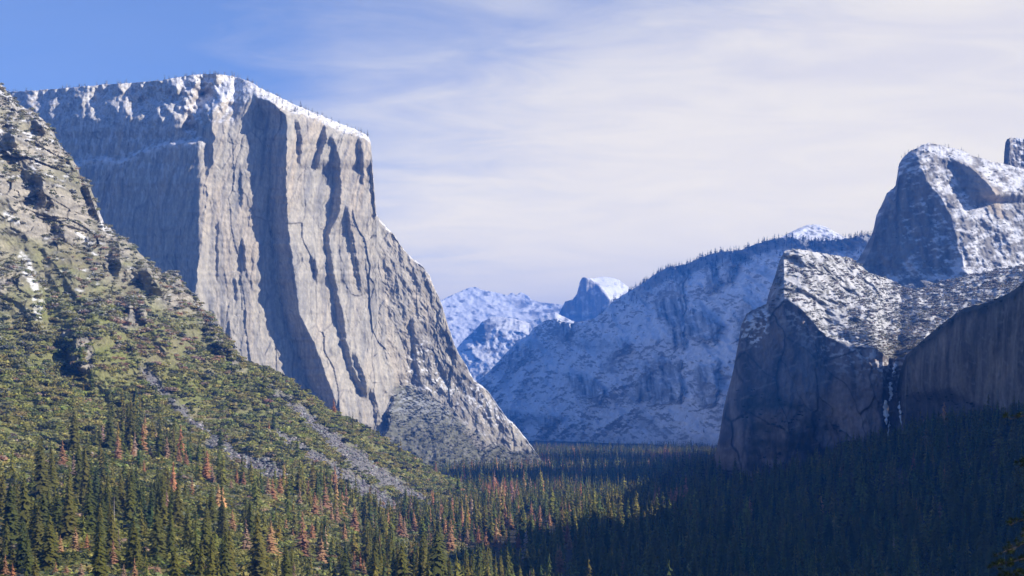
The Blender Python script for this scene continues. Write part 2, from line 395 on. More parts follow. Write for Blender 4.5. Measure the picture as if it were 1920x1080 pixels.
def sr_depth(u, y, tc):
    D = line([(830,9600),(900,9100),(1000,8500),(1100,8000),(1200,7400),(1300,6800),(1400,6300),(1500,5950),(1720,5500)], u)
    D = D + line([(430,900),(500,700),(600,430),(700,200),(800,0),(900,-200)], y)*line([(900,.5),(1150,.75),(1300,1),(1700,1)], u)
    X = (u-CX)/F*D; Z = (HY-y)/F*D
    D = D - 330*(ridged((X+.25*Z)/620, Z/1300, 4, 101)-.5) - 120*(ridged((X-.3*Z)/210, Z/300, 4, 102)-.5)
    cl = 0
    for p in SR_CL: cl = np.maximum(cl, soft(u, y, p, 8))
    D = D - cl*40*(ridged(X/60, Z/400, 3, 103)-.5) - 60*cl
    D = D - 70*(ridged((X+.55*Z)/120, (Z-.2*X)/300, 4, 109)-.5) - 24*fbm(X/32, Z/26, 4, 104)
    sr_depth.cl = cl
    return D
def sr_colour(u, y, tc, P, N):
    X = P[...,0]; Z = P[...,2]; cl = sr_depth.cl
    s = fbm(X/48, Z/30, 5, 105, .65); big = fbm(X/260, Z/220, 3, 106); f = fbm(X/14, Z/9, 3, 107)
    st = fbm(X/18, Z/220, 4, 108)
    nz = N[...,2]-np.median(N[...,2])
    dark = ss(.08, .34, .8*s + .6*f + .35*big - .7*nz - .12)*.7
    dark = np.maximum(dark, ss(.05, .4, big + .3*s - .06)*.5)
    dark = np.maximum(dark, cl*(.66+1.1*st-.4*ss(.05, .3, s)))
    dark = np.maximum(dark, ss(34, 14, tc+18*s)*ss(1140, 1240, u)*.85)          # woods below the crest
    dark = np.maximum(dark, .45*ss(800, 840, y+10*s))
    c = mixc(np.broadcast_to(SNOW, P.shape), np.array([.075,.08,.085]), np.clip(dark*.88, 0, 1))
    return c
SR = relief('ridge_mountain', 'long snow dusted ridge in blue shade with a wooded crest', SR_TOP, 832, 1700, 880, 1.3, sr_depth, sr_colour, M_FAR, jag=2.2, jagf=9, back=(8, 1.3, 60, .15))

# ================================================================== TOWERING SNOWY ROCK (right)
MC_TOP = [(1560,520),(1590,500),(1610,486),(1625,460),(1637,434),(1643,404),(1657,376),(1663,362),(1679,349),(1682,331),(1685,309),(1692,297),(1704,285),(1724,275),(1740,268),(1758,271),(1778,277),(1797,279),(1821,291),(1847,299),(1867,305),(1884,307),(1896,311),(1920,317),(2000,335),(2150,400),(2300,440)]
MC_PROW = [(260,1720),(300,1722),(340,1738),(365,1760),(400,1780),(440,1792),(490,1805),(560,1830),(640,1860)]
def mc_depth(u, y, tc):
    xp = line(MC_PROW, y) + 7*noise(y/30, y*0, 18); d = u-xp
    D = 3750 + 1.4*.75*np.maximum(-d, 0) + 1.4*.38*np.maximum(d, 0) + (560-y)*1.4*.42
    D = D + np.maximum(24-tc, 0)*1.4*1.6
    # the shaded alcove
    D = D + bands(u, y, [[(300,1776,1806),(325,1778,1832),(350,1784,1858),(368,1800,1868)]], 60, 1.4, .9, .75)*1.2
    D = D - np.maximum(y-500, 0)*1.4*1.2
    X = (u-CX)/F*D; Z = (HY-y)/F*D
    k = ss(5, -5, d)
    D = D - (8+16*k)*(ridged((X+.2*Z)/60, Z/240, 4, 111)-.5) - 16*fbm((X-.9*Z)/90, (Z+.4*X)/60, 4, 112)
    D = D - 6*fbm(X/18, Z/18, 4, 113)
    mc_depth.d = d
    return D
def mc_colour(u, y, tc, P, N):
    X = P[...,0]; Z = P[...,2]; d = mc_depth.d
    s = fbm(X/26, Z/18, 5, 114, .6); f = fbm(X/8, Z/6, 3, 115); st = fbm(X/14, Z/130, 4, 116)
    rock = mixc(np.broadcast_to(np.array([.24,.225,.205]), P.shape), np.array([.15,.145,.14]), np.clip(.5+1.8*st, 0, 1))
    snow = .8*ss(-.2, .40, .9*fbm(X/48, Z/34, 4, 118) + .35*s + .35*f + .6*fbm((X+Z)/50, (Z-.5*X)/16, 3, 117) + .5*N[...,2] - .17 - .22*ss(10, -60, d)*ss(330, 420, y))
    al = soft(u, y, [(1780,300),(1800,300),(1868,350),(1862,372),(1800,362)], 5)
    snow = snow*(1-.9*al)
    snow = snow*(1-.75*soft(u, y, [(1600,500),(1640,420),(1663,365),(1680,355),(1690,400),(1680,520),(1640,520)], 8))
    tan = soft(u, y, [(1795,296),(1830,320),(1872,360),(1890,410),(1870,410),(1830,345)], 6)
    rock = mixc(rock, np.array([.38,.32,.25]), tan*.8); snow = snow*(1-.6*tan)
    return mixc(rock, SNOW, np.clip(snow, 0, 1)*.95)
MC = relief('snowy_rock_mountain', 'tall snow plastered rock tower rising behind the hanging valley', MC_TOP, 1575, 2250, 600, 1.3, mc_depth, mc_colour, M_ROCK, jag=2.5, jagf=8, back=(9, 1.25, 18, .5))
SP_TOP = [(1880,340),(1882,305),(1883,285),(1885,268),(1888,261),(1894,258),(1920,260),(1945,262),(1985,275),(2020,330),(2050,360)]
def sp_depth(u, y, tc):
    D = 4300 - .5*(u-1885)*1.6*ss(1900, 1890, u) + .5*(u-1895)*1.6*ss(1890,1900,u)*.4 + (340-y)*1.6*.3
    X = (u-CX)/F*D; Z = (HY-y)/F*D
    return D - 14*(ridged(X/40, Z/160, 4, 121)-.5) - 6*fbm(X/14, Z/12, 3, 122)
def sp_colour(u, y, tc, P, N):
    X = P[...,0]; Z = P[...,2]
    s = fbm(X/20, Z/14, 5, 124)
    return mixc(np.broadcast_to(np.array([.15,.14,.13]), P.shape), SNOW, ss(.0, .3, s+.3*N[...,2]-.05+.3*ss(8,0,tc))*ss(1890,1905,u)*.9)
relief('spire_mountain', 'blunt rock spire at the right edge behind the snowy tower', SP_TOP, 1881, 2045, 380, 1.2, sp_depth, sp_colour, M_ROCK, jag=1.2, jagf=5, back=(6, 1.25, 14, .6), fine=[(1881,1897,.5)])

# ================================================================== LOWER ROCK WITH THE HANGING VALLEY AND SHADED CLIFF
LC_TOP = [(1330,870),(1342,850),(1348,821),(1357,765),(1364,736),(1370,715),(1376,688),(1384,645),(1390,609),(1400,588),(1420,577),(1437,570),(1440,555),(1452,521),(1461,491),(1470,471),(1485,466),(1509,469),(1551,476),(1594,483),(1612,497),(1630,512),(1672,525),(1696,540),(1718,545),(1760,530),(1800,520),(1900,500),(2050,470),(2300,430)]
LC_EDGE = [(1330,900),(1348,830),(1370,720),(1385,640),(1396,600),(1410,610),(1437,600),(1455,575),(1470,563),(1497,575),(1527,609),(1551,633),(1591,649),(1642,653),(1666,672),(1690,672),(1720,655),(1800,620),(2300,500)]
LC_F = [ (1638,660),(1660,672),(1684,674)]
def lc_depth(u, y, tc):
    ye = line(LC_EDGE, u) + 5*fbm(u/20, y/20, 3, 131)
    Dc = line([(1330,3010),(1348,2930),(1390,2840),(1470,2750),(1560,2700),(1630,2620),(1655,2605),(1668,2640),(1684,2640),(1700,2620),(1800,2750),(2300,3000)], u)
    k = line([(1330,.3),(1385,.6),(1440,.8),(1470,1.1),(1550,1.9),(1600,3.1),(1660,5.2),(1760,6),(2300,6)], u)
    e = y-ye
    Dt = line([(1330,3010),(1390,2845),(1470,2750),(1560,2702),(1630,2625),(1700,2620),(1800,2760),(2300,3000)], u)
    D = np.where(e < 0, Dt + (Dc-Dt)*ss(-14, 0, e) - e*k - .5*1.1*(u-1560)*ss(-4, -70, e)*ss(1700, 1640, u), Dc - e*.12*1.1) + 1.1*.4*np.maximum(12-tc,0)
    X = (u-CX)/F*D; Z = (HY-y)/F*D
    c = ss(-6, 6, e)
    left = ss(1475, 1440, u)
    c = np.maximum(c, left)
    D = D - c*(22*(ridged((X+.15*Z)/70, Z/330, 4, 132)-.5) + 8*(ridged((X-.2*Z)/22, Z/90, 3, 133)-.5) + 3*fbm(X/8, Z/12, 3, 134))
    c1, v1, e1 = cells((X+.2*Z+14*fbm(X/50,Z/50,2,139))/44, Z/120, 135); D = D + c*14*(v1-.5)
    D = D - (1-c)*(58*fbm(X/110, (D+Z)/125, 4, 136) + 9*fbm(X/26, Z/12, 4, 137) + 9*ridged((X-.4*D)/60, Z/40, 3, 138))
    lc_depth.aux = (c, e, e1, v1)
    return D
LC_BR = [(1380,760),(1420,700),(1470,740),(1520,770),(1560,800),(1620,850),(1650,900),(1620,930),(1480,930),(1400,870)]
def lc_colour(u, y, tc, P, N):
    X = P[...,0]; Z = P[...,2]; c, e, e1, v1 = lc_depth.aux
    st = fbm((X+12*fbm(X/40,Z/60,2,149))/19, Z/170, 5, 141); st2 = fbm((X+.2*Z)/55, Z/120, 4, 142); f = fbm(X/6, Z/9, 4, 143)
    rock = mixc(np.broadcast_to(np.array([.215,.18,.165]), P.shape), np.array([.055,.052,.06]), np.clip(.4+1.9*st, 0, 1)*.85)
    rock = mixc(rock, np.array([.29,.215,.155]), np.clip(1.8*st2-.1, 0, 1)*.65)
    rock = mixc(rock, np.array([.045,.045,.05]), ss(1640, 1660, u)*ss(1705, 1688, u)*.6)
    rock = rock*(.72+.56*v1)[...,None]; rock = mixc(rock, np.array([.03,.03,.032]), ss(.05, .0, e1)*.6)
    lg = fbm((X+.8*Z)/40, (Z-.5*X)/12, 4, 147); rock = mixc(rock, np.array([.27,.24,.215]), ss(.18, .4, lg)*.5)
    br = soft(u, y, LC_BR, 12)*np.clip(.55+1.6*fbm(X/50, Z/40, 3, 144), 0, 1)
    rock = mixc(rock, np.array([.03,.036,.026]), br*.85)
    rock = rock*(1+.35*f)[...,None]
    s = fbm(X/20, P[...,1]/34, 5, 145, .62)
    snow = (1-c)*ss(-.36, .30, .9*s + .4*f + .3*N[...,2] - .10)*.56
    snow = np.maximum(snow, c*ss(.02, .22, fbm(X/11, Z/9, 4, 146)+.35*N[...,2]-.06)*np.maximum(ss(75, 15, e)*ss(1450,1490,u)*.5, soft(u, y, [(1388,600),(1440,575),(1450,600),(1420,650),(1385,640)], 6)))
    snow = np.maximum(snow, c*ss(.1, .3, s)*ss(1480, 1440, u)*ss(575, 540, y)*.8)
    br2 = mixc(np.broadcast_to(np.array([.10,.10,.09]), P.shape), np.array([.21,.20,.18]), np.clip(.5+1.5*s, 0, 1))
    base = mixc(rock, br2, (1-c))
    # the lip of the notch has lost its snow
    lip = soft(u, y, [(1640,640),(1690,630),(1725,640),(1690,675),(1655,675)], 7)
    snow = snow*(1-.65*lip)
    return mixc(base, SNOW, np.clip(snow, 0, 1)*.95)
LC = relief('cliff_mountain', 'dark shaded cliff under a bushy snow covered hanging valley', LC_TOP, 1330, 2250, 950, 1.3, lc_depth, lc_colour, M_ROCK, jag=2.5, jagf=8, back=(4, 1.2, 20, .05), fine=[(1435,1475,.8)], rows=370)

# ================================================================== LEANING WALL AT THE RIGHT EDGE (runs on out of the frame; unseen part shaped to shade the valley floor)
LT_TOP = [(1682,720),(1690,690),(1699,667),(1717,649),(1748,622),(1778,598),(1808,577),(1847,568),(1870,560),(1893,549),(1920,528),(1990,470),(2060,485),(2150,469),(2325,430),(2412,340),(2500,180),(3000,-110),(3600,-300),(4400,-420)]
def lt_depth(u, y, tc):
    D = line([(1682,2620),(1700,2580),(1800,2300),(1920,2030),(2150,1700),(2500,1300),(3000,1000),(3600,800),(4400,620)], u)
    D = D + (700-y)*.9*.12 + np.maximum(8-tc, 0)*2.0
    D = D + ss(720, 760, y + .0*u)*30*ss(1700, 1720, u)*ss(1850, 1800, u)       # hollow under the arch
    X = (u-CX)/F*D; Z = (HY-y)/F*D; q = (X*.6+D*.8)
    D = D - 16*(ridged(q/60, Z/500, 4, 151)-.5) - 6*(ridged(q/20, Z/140, 3, 152)-.5) - 3*fbm(q/9, Z/12, 3, 153)
    return D
def lt_colour(u, y, tc, P, N):
    X = P[...,0]; Z = P[...,2]; q = X*.6+P[...,1]*.8
    qq = q+14*fbm(q/50,Z/70,2,157); st = fbm(qq/20, Z/170, 5, 154); st2 = fbm((q+.3*Z)/60, Z/130, 4, 155); f = fbm(q/6, Z/9, 4, 156)
    rock = mixc(np.broadcast_to(np.array([.225,.195,.16]), P.shape), np.array([.055,.052,.05]), np.clip(.35+1.9*st, 0, 1)*.85)
    rock = mixc(rock, np.array([.33,.265,.20]), np.clip(1.9*st2-.05, 0, 1)*.6*ss(760, 700, y))
    lg = fbm((q+.8*Z)/40, (Z-.5*q)/12, 4, 158); rock = mixc(rock, np.array([.27,.235,.20]), ss(.2, .42, lg)*.45)
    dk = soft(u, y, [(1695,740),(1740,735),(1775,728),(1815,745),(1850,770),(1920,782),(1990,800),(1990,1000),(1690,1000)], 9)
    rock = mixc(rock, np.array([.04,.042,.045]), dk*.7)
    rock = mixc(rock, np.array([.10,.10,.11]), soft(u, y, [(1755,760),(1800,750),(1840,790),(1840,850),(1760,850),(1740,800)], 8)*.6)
    top = ss(26, 8, tc + 12*fbm(u/12, u*0, 3, 9))
    rock = mixc(rock, np.array([.03,.034,.026]), top*.7)
    return rock*(1+.35*f)[...,None]
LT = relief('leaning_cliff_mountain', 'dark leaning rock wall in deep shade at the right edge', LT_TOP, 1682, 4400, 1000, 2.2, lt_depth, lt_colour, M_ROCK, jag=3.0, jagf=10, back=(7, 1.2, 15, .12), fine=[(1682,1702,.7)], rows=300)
# ================================================================== LEFT HILLSIDE
HL_TOP = [(-160,60),(-60,110),(0,156),(15,173),(37,198),(50,203),(67,210),(82,227),(100,245),(112,272),(135,297),(147,315),(150,330),(165,337),(172,358),(180,380),(188,402),(196,420),(207,427),(217,442),(232,446),(250,460),(265,477),(287,497),(305,515),(309,508),(335,513),(342,530),(360,550),(375,570),(400,600),(410,622),(432,642),(438,662),(450,672),(475,684),(498,691),(540,716),(586,746),(616,770),(649,787),(691,809),(737,836),(762,854),(782,864),(805,884),(842,900),(855,904),(905,924),(930,932),(955,939),(985,955),(1010,980)]
HL_C = [(0,156,2080),(100,245,2060),(187,419,2040),(300,510,2030),(440,662,2040),(540,716,2080),(616,770,2130),(737,836,2250),(782,864,2310),(855,904,2400),(955,939,2480),(1010,980,2480),
 (-160,60,2080),(-160,400,1750),(-160,700,1400),(-160,1000,820),(0,400,1790),(100,500,1820),(0,640,1560),(200,640,1750),(350,740,1800),(100,760,1460),(0,860,1180),(0,980,930),(200,900,1260),(200,800,1520),(400,860,1590),(350,960,1130),(500,860,1680),(500,950,1330),(620,860,1880),(650,940,1750),(760,950,1960),(850,985,1890),(700,1010,1500),(600,1010,1340),(500,1080,960),(250,1060,790),(0,1120,640),(800,1060,1330),(950,1060,1480),(1000,1150,1180)]
HL_STEP = [([(-160,560),(0,645),(62,702),(120,727),(150,760),(207,802),(270,860),(330,920)], 85, (-200,-160,230,300)),
           ([(-160,800),(-20,838),(40,872),(100,915),(150,975),(200,1040)], 55, (-200,-160,130,190)),
           ([(240,775),(330,790),(430,850),(520,905)], 18, (240,280,470,520)),
           ([(130,450),(200,520),(290,600),(380,660),(430,700)], 22, (130,160,380,430)),
           ([(0,470),(60,520),(150,610),(190,690)], 26, (-30,20,150,190))]
HL_B = [[(448,197,222),(500,200,228),(512,204,222)],[(505,238,276),(545,262,302)],[(512,309,322),(548,318,336)],[(568,226,242),(608,230,244)],[(205,44,66),(245,60,84)],[(285,112,140),(318,128,152)],[(350,150,168),(410,168,186)],[(420,95,120),(450,98,122)],[(640,425,434),(690,428,438)],[(625,120,140),(690,122,146)],[(330,60,78),(380,66,86)],[(230,5,22),(270,10,30)]]
HL_BIG = [[(440,60,125),(520,66,140),(600,72,160),(680,100,186),(750,140,206)],[(560,215,262),(640,250,300),(720,300,352)],[(300,20,70),(380,45,100),(430,60,110)],[(600,330,372),(660,372,418)]]
HL_CH = [[(470,700),(500,713),(600,790),(660,835),(720,880),(790,925),(862,972),(840,985),(770,940),(700,905),(650,865),(590,815),(520,745)],
 [(505,800),(530,806),(570,832),(640,875),(700,910),(750,945),(765,968),(720,960),(660,922),(600,880),(545,838)],
 [(262,680),(280,690),(330,750),(390,808),(480,862),(528,888),(520,905),(470,892),(400,840),(330,772),(270,712)],
 [(480,855),(510,860),(540,890),(525,905),(485,900)],
 [(0,812),(20,818),(32,832),(10,830)],[(620,870),(655,880),(740,950),(700,945)]]
HL_SNOWG = [[(38,468),(60,490),(78,560),(80,600),(66,600),(60,540),(36,500)],[(130,425),(150,430),(180,462),(165,466)],[(5,395),(30,400),(40,420),(15,415)],[(180,380),(205,430),(215,445),(190,432)]]
def hl_depth(u, y, tc):
    D = tps(HL_C, u, y, .002)
    for ln, A, fx in HL_STEP:
        yl = line(ln, u) + 5*fbm(u/20, u*0, 3, 201)
        fd = ss(fx[0], fx[1], u)*(1-ss(fx[2], fx[3], u))
        D = D + A*fd*ss(5, -9, y-yl) * np.exp(-np.maximum(yl-y-40, 0)/120)
    D = D + np.maximum(14-tc, 0)*4.0
    X = (u-CX)/F*D; Z = (HY-y)/F*D
    ch = 0
    for p in HL_CH: ch = np.maximum(ch, soft(u, y, p, 8))
    # how rocky
    ry = line([(-160,620),(0,560),(100,500),(200,520),(300,560),(440,690),(1010,900)], u)
    crest = ss(60, 12, tc)*ss(460, 430, u)
    rk = np.clip(np.maximum(ss(90, -90, y-ry)*ss(430, 330, u)*(.75+1.6*fbm(X/60, Z/60, 3, 205)), crest*(.75+fbm(X/40, Z/40, 3, 206))), 0, 1)
    for p in ([(145,628),(172,632),(175,690),(140,695)],[(425,640),(440,645),(440,692),(424,690)],[(228,570),(276,570),(275,608),(228,606)],[(95,425),(140,420),(140,455),(98,455)]):
        rk = np.maximum(rk, soft(u, y, p, 4))
    for b_ in HL_B:
        ys = [q_[0] for q_ in b_]; xr_ = np.interp(y, ys, [q_[2] for q_ in b_]); xl_ = np.interp(y, ys, [q_[1] for q_ in b_])
        rk = np.maximum(rk, ss(10, 0, xl_-u)*ss(34, 14, u-xr_)*ss(ys[0]-12, ys[0], y)*(1-ss(ys[-1], ys[-1]+16, y))*np.clip(.6+1.6*fbm(X/25, Z/25, 3, 217), 0, 1))
    D = D + bands(u, y, HL_B, 18, .8, 1.3, .8)*1.8
    D = D + bands(u, y, HL_BIG, 60, .75, .9, .75, .2)
    qa = u*.75-y*.66 + 14*fbm(u/60, y/60, 2, 218); al = u*.66+y*.75
    D = D - (1-.5*ss(430, 620, u))*34*(ridged(qa/95, al/420, 3, 219)-.55)
    w = X + 8*fbm(X/40, Z/40, 2, 207)
    c1, v1, e1 = cells((w+.3*Z)/26, Z/30, 208); c2, v2, e2 = cells(w/10, Z/13, 209)
    D = D + rk*(24*(v1-.5) + 11*(v2-.5) - 26*(ridged((X+.5*Z)/60, Z/85, 4, 210)-.5) - 5*fbm(X/9, Z/9, 3, 211))
    D = D - (1-rk)*(14*fbm(X/70, Z/45, 3, 212) + 3*fbm(X/10, Z/7, 3, 213)*(1-ch))
    D = D + ch*(4 - 2.2*fbm(X/3.5, Z/2.5, 2, 214))
    hl_depth.aux = (rk, ch, v1, v2, e1)
    return D
def hl_colour(u, y, tc, P, N):
    X = P[...,0]; Z = P[...,2]; rk, ch, v1, v2, e1 = hl_depth.aux
    n = fbm(X/40, Z/30, 4, 221); f = fbm(X/6, Z/5, 4, 222); g = fbm(X/14, Z/12, 4, 223)
    soil = mixc(np.broadcast_to(np.array([.145,.155,.05]), P.shape), np.array([.175,.16,.085]), np.clip(.45+1.5*n, 0, 1))
    soil = mixc(soil, np.array([.15,.142,.12]), ss(640, 430, y)*np.clip(.5+1.4*g, 0, 1)*.7)
    rock = mixc(np.broadcast_to(np.array([.30,.275,.23]), P.shape), np.array([.13,.125,.11]), np.clip(.35+1.7*g, 0, 1))
    rock = mixc(rock, np.array([.08,.075,.065]), ss(.08, .0, e1)*.6)
    c = mixc(soil, rock, rk)
    scree = mixc(np.broadcast_to(np.array([.19,.185,.185]), P.shape), np.array([.10,.098,.10]), np.clip(.5+1.8*f, 0, 1))
    c = mixc(c, scree, ch)
    c = c*(1+.3*f)[...,None]
    s = ss(.12, .36, g*.6 + .6*f + .40*N[...,2] - .40 + .20*ss(480, 250, y))*ss(640, 500, y)
    sg = 0
    for p in HL_SNOWG: sg = np.maximum(sg, soft(u, y, p, 4))
    s = np.maximum(s*.7, sg*ss(-.3, .35, g + 1.2*f + .1)*.75)
    return mixc(c, SNOW, np.clip(s, 0, 1))
HL = relief('hill', 'steep sunlit hillside with crags, brush and scree chutes on the left', HL_TOP, -160, 1010, 1170, 1.3, hl_depth, hl_colour, M_SLOPE, jag=5.0, jagf=12, back=(8, 1.25, 14, .3), fine=[(140,190,.8)], rows=600)

# ================================================================== VALLEY FLOOR (one sheet out to the far end of the valley)
def floor_z(x, y):
    z = -150 + 7*fbm(x/260, y/260, 3, 301)
    z = np.maximum(z, -5 - .42*np.maximum(y, 0) - 0*x)                 # the viewpoint's own slope
    wx = np.interp(y, [0,1000,1300,1700,2030,2300,2600,2760,2880,3060,3300,3800], [640,760,770,782,744,748,762,752,570,430,620,1500])   # foot of the right hand walls
    h = np.interp(y, [0,1000,1500,2000,2300,2600,2760,2900,3100,3400], [190,180,150,140,120,72,48,40,26,0])
    z = z + h*ss(460, 0, wx-x)
    return z
xs = np.concatenate([np.linspace(-9000,-1500,16)[:-1], np.linspace(-1500,1800,140), np.linspace(1800,9000,16)[1:]])
ysx = np.concatenate([np.linspace(-400,5200,240), np.linspace(5200,26000,60)[1:]])
gx, gy = np.meshgrid(xs, ysx)
gz = floor_z(gx, gy)
gc = mixc(np.broadcast_to(np.array([.035,.035,.022]), gx.shape+(3,)), np.array([.09,.075,.05]), np.clip(.4+1.5*fbm(gx/60, gy/60, 4, 302), 0, 1))
fl = mesh_from('ground', np.stack([gx,gy,gz],-1).reshape(-1,3), grid_faces(*gx.shape)[:, ::-1], gc.reshape(-1,3), True, (M_GROUND,))
tag(fl, 'flat forested valley floor', kind='structure')
def floor_at_px(px, py):
    """where the view ray through a photo pixel meets the floor"""
    lo, hi = 400., 12000.
    for _ in range(50):
        m = (lo+hi)/2
        if (HY-py)/F*m > floor_z(np.array([(px-CX)/F*m]), np.array([m]))[0]: lo = m
        else: hi = m
    return lo
# ================================================================== LOOKUPS ON THE BUILT TERRAIN
def depth_at(R, px, py):
    px = np.asarray(px, float); py = np.asarray(py, float)
    j = np.clip(np.searchsorted(R.us, px), 1, len(R.us)-1)
    yt = R.y[0, j]; yb = R.y[-1, j]
    t = (py-yt)/(yb-yt); i = np.clip((t*(R.y.shape[0]-1)).astype(int), 0, R.y.shape[0]-1)
    d = R.D[i, j]
    bad = (t < 0) | (t > 1) | (px < R.us[0]) | (px > R.us[-1])
    return np.where(bad, 1e9, d)
BLOCK = [HL, EC, LC, LT, SR]
def hidden(x, y, z, slack=12, skip=None):
    px = CX+x/y*F; py = HY-z/y*F
    h = np.zeros(np.shape(x), bool)
    for R in BLOCK:
        if R is skip: continue
        h |= depth_at(R, px, py) < y-slack
    return h
def surface_point(px, py):
    d = min(float(depth_at(HL, px, py)), float(depth_at(EC, px, py)), 1e8)
    f = floor_at_px(px, py)
    d = min(d, f)
    return np.array([(px-CX)/F*d, d, (HY-py)/F*d])
def scatter(R, dens, rows=None):
    """random points on a relief; dens = plants per square metre of ground, one value per grid point"""
    P = R.P
    a = np.linalg.norm(np.cross(P[1:,:-1]-P[:-1,:-1], P[:-1,1:]-P[:-1,:-1]), axis=-1)*np.clip(np.abs(R.N[:-1,:-1,2]), .25, 1)
    n = rng.poisson(np.clip(a*dens[:-1,:-1], 0, 6))
    i, j = np.nonzero(n); k = n[i, j]; i = np.repeat(i, k); j = np.repeat(j, k)
    s = rng.random(len(i))[:,None]; t = rng.random(len(i))[:,None]
    q = (P[i,j]*(1-s)+P[i+1,j]*s)*(1-t)+(P[i,j+1]*(1-s)+P[i+1,j+1]*s)*t
    return q, i, j

# ================================================================== PLANT SHAPES (height 1, foot at the origin)
def conifer_shape(seed, levels, nb, r=.17, bare=.12, gap=.12, droop=.35, pw=None, bw=.24):
    g = np.random.default_rng(seed); V = []; S = []; Q = []; pw = pw or .5+.5*g.random()
    for l in range(levels):
        t = (l+g.random()*.6)/levels
        z = bare+(1-bare)*t
        R = r*(1-t)**pw*(.7+.55*g.random())+.012
        k = max(3, int(round(nb*(1-.55*t)))); a0 = g.random()*6.3
        for b in range(k):
            if g.random() < gap: continue
            a = a0+6.283*(b+.35*g.normal())/k; R2 = R*(.7+.5*g.random())
            w = bw*R2*(1.3+.6*g.random()); dz = -R2*(droop+.3*g.random()); zz = z+.022*g.normal()
            ca, sa = math.cos(a), math.sin(a)
            hgt = .9/levels*(.8+.5*g.random())
            n = len(V)
            V += [(0,0,zz+hgt*.5), (.55*R2*ca-w*sa, .55*R2*sa+w*ca, zz+dz*.6-hgt*.3), (R2*ca, R2*sa, zz+dz), (.55*R2*ca+w*sa, .55*R2*sa-w*ca, zz+dz*.6-hgt*.3)]
            q = .75+.5*g.random(); S += [q*.7, q, q*1.15, q]
            Q.append((n,n+1,n+2,n+3))
    n = len(V); V += [(.014,0,.86),(-.01,.012,.86),(-.01,-.012,.86),(0,0,1.0)]; S += [1,1,1,1.1]; Q += [(n,n+1,n+3,n+3)] if False else []
    n2 = len(V); V += [(.016,0,.85),(0,.0,1.01),(-.016,0,.85),(0,0,.83)]; S += [1]*4; Q.append((n2,n2+1,n2+2,n2+3))
    return np.array(V), np.array(Q), np.array(S)
def bush_shape(seed, leaves, lobes=6, flat=.8, size=.24):
    """rounded leafy crown of lobes; unit width, foot at 0"""
    g = np.random.default_rng(seed)
    C = [(0,0,.32*flat,.38)] + [(.32*math.cos(a+.6*g.random()), .32*math.sin(a), flat*(.18+.28*g.random()), .2+.12*g.random()) for a in np.linspace(0, 6.28, lobes)[:-1]]
    V = []; Q = []; S = []
    for k in range(leaves):
        cx, cy, cz, rr = C[g.integers(len(C))]
        d = g.normal(size=3); d[2] = abs(d[2])*.9-.15; d /= np.linalg.norm(d)
        p = np.array((cx,cy,cz))+d*rr*(.85+.3*g.random())*np.array((1,1,flat))
        if p[2] < 0: p[2] = .02
        nn = d+.55*g.normal(size=3); nn /= np.linalg.norm(nn)
        t = np.cross(nn, g.normal(size=3)); t /= np.linalg.norm(t); b = np.cross(nn, t)
        s = size*(.5+.7*g.random()); s2 = s*(.6+.5*g.random()); n = len(V)
        V += [p-t*s*.5, p-b*s2*.5, p+t*s*.5, p+b*s2*.5]; q = .7+.6*g.random(); S += [q]*4; Q.append((n,n+1,n+2,n+3))
    return np.array(V), np.array(Q), np.array(S)
def rock_shape(seed):
    g = np.random.default_rng(seed)
    V = np.array([(x,y,z) for x in (-.5,.5) for y in (-.5,.5) for z in (-.3,.5)])*(.6+.6*g.random((8,3)))
    return V, np.array([(0,1,3,2),(4,6,7,5),(0,4,5,1),(2,3,7,6),(0,2,6,4),(1,5,7,3)]), .8+.4*g.random(8)
def many(name, shapes, pos, hgt, wid, col, mtl, label, frost=None, tilt=0, kind='stuff'):
    """a mass nobody could count: one mesh"""
    pos = np.asarray(pos); n = len(pos)
    which = rng.integers(len(shapes), size=n); ang = rng.random(n)*6.283
    VV = []; QQ = []; CC = []; off = 0
    for k, (V, Q, S) in enumerate(shapes):
        m = np.nonzero(which == k)[0]
        if not len(m): continue
        ca = np.cos(ang[m])[:,None]; sa = np.sin(ang[m])[:,None]; w_ = wid[m][:,None]; h_ = hgt[m][:,None]
        x = (V[None,:,0]*ca-V[None,:,1]*sa)*w_; y = (V[None,:,0]*sa+V[None,:,1]*ca)*w_; z = V[None,:,2]*h_
        if tilt: 
            tx = rng.normal(size=(len(m),1))*tilt; x = x+z*tx
        v = np.stack([x,y,z],-1)+pos[m][:,None,:]
        c = col[m][:,None,:]*S[None,:,None]
        if frost is not None:
            e1 = V[Q[:,1]]-V[Q[:,0]]; e2 = V[Q[:,3]]-V[Q[:,0]]; nz = np.abs(np.cross(e1,e2)); nz = nz[:,2]/np.maximum(np.linalg.norm(nz,axis=1),1e-9)
            fz = np.repeat(ss(.35,.75,nz), 4)[:len(V)] if len(Q)*4 == len(V) else np.ones(len(V))*.5
            f = frost[m][:,None,None]*fz[None,:,None]*(rng.random((len(m),1,1))*.6+.5)
            c = c*(1-np.clip(f,0,1))+np.array([.72,.74,.78])*np.clip(f,0,1)
        VV.append(v.reshape(-1,3)); CC.append(c.reshape(-1,3))
        QQ.append((Q[None]+(np.arange(len(m))*len(V))[:,None,None]+off).reshape(-1,4)); off += len(m)*len(V)
    o = mesh_from(name, np.concatenate(VV), np.concatenate(QQ), np.concatenate(CC), False, (mtl,))
    tag(o, label, kind=kind)
    return o
def pick(cols, n, jitter=.18):
    c = np.array(cols)[rng.integers(len(cols), size=n)]
    return c*(1+jitter*rng.normal(size=(n,1)))*(1+.06*rng.normal(size=(n,3)))
GREEN = [(.12,.14,.032),(.16,.17,.036),(.205,.195,.04),(.085,.115,.038),(.24,.21,.044),(.17,.165,.044)]
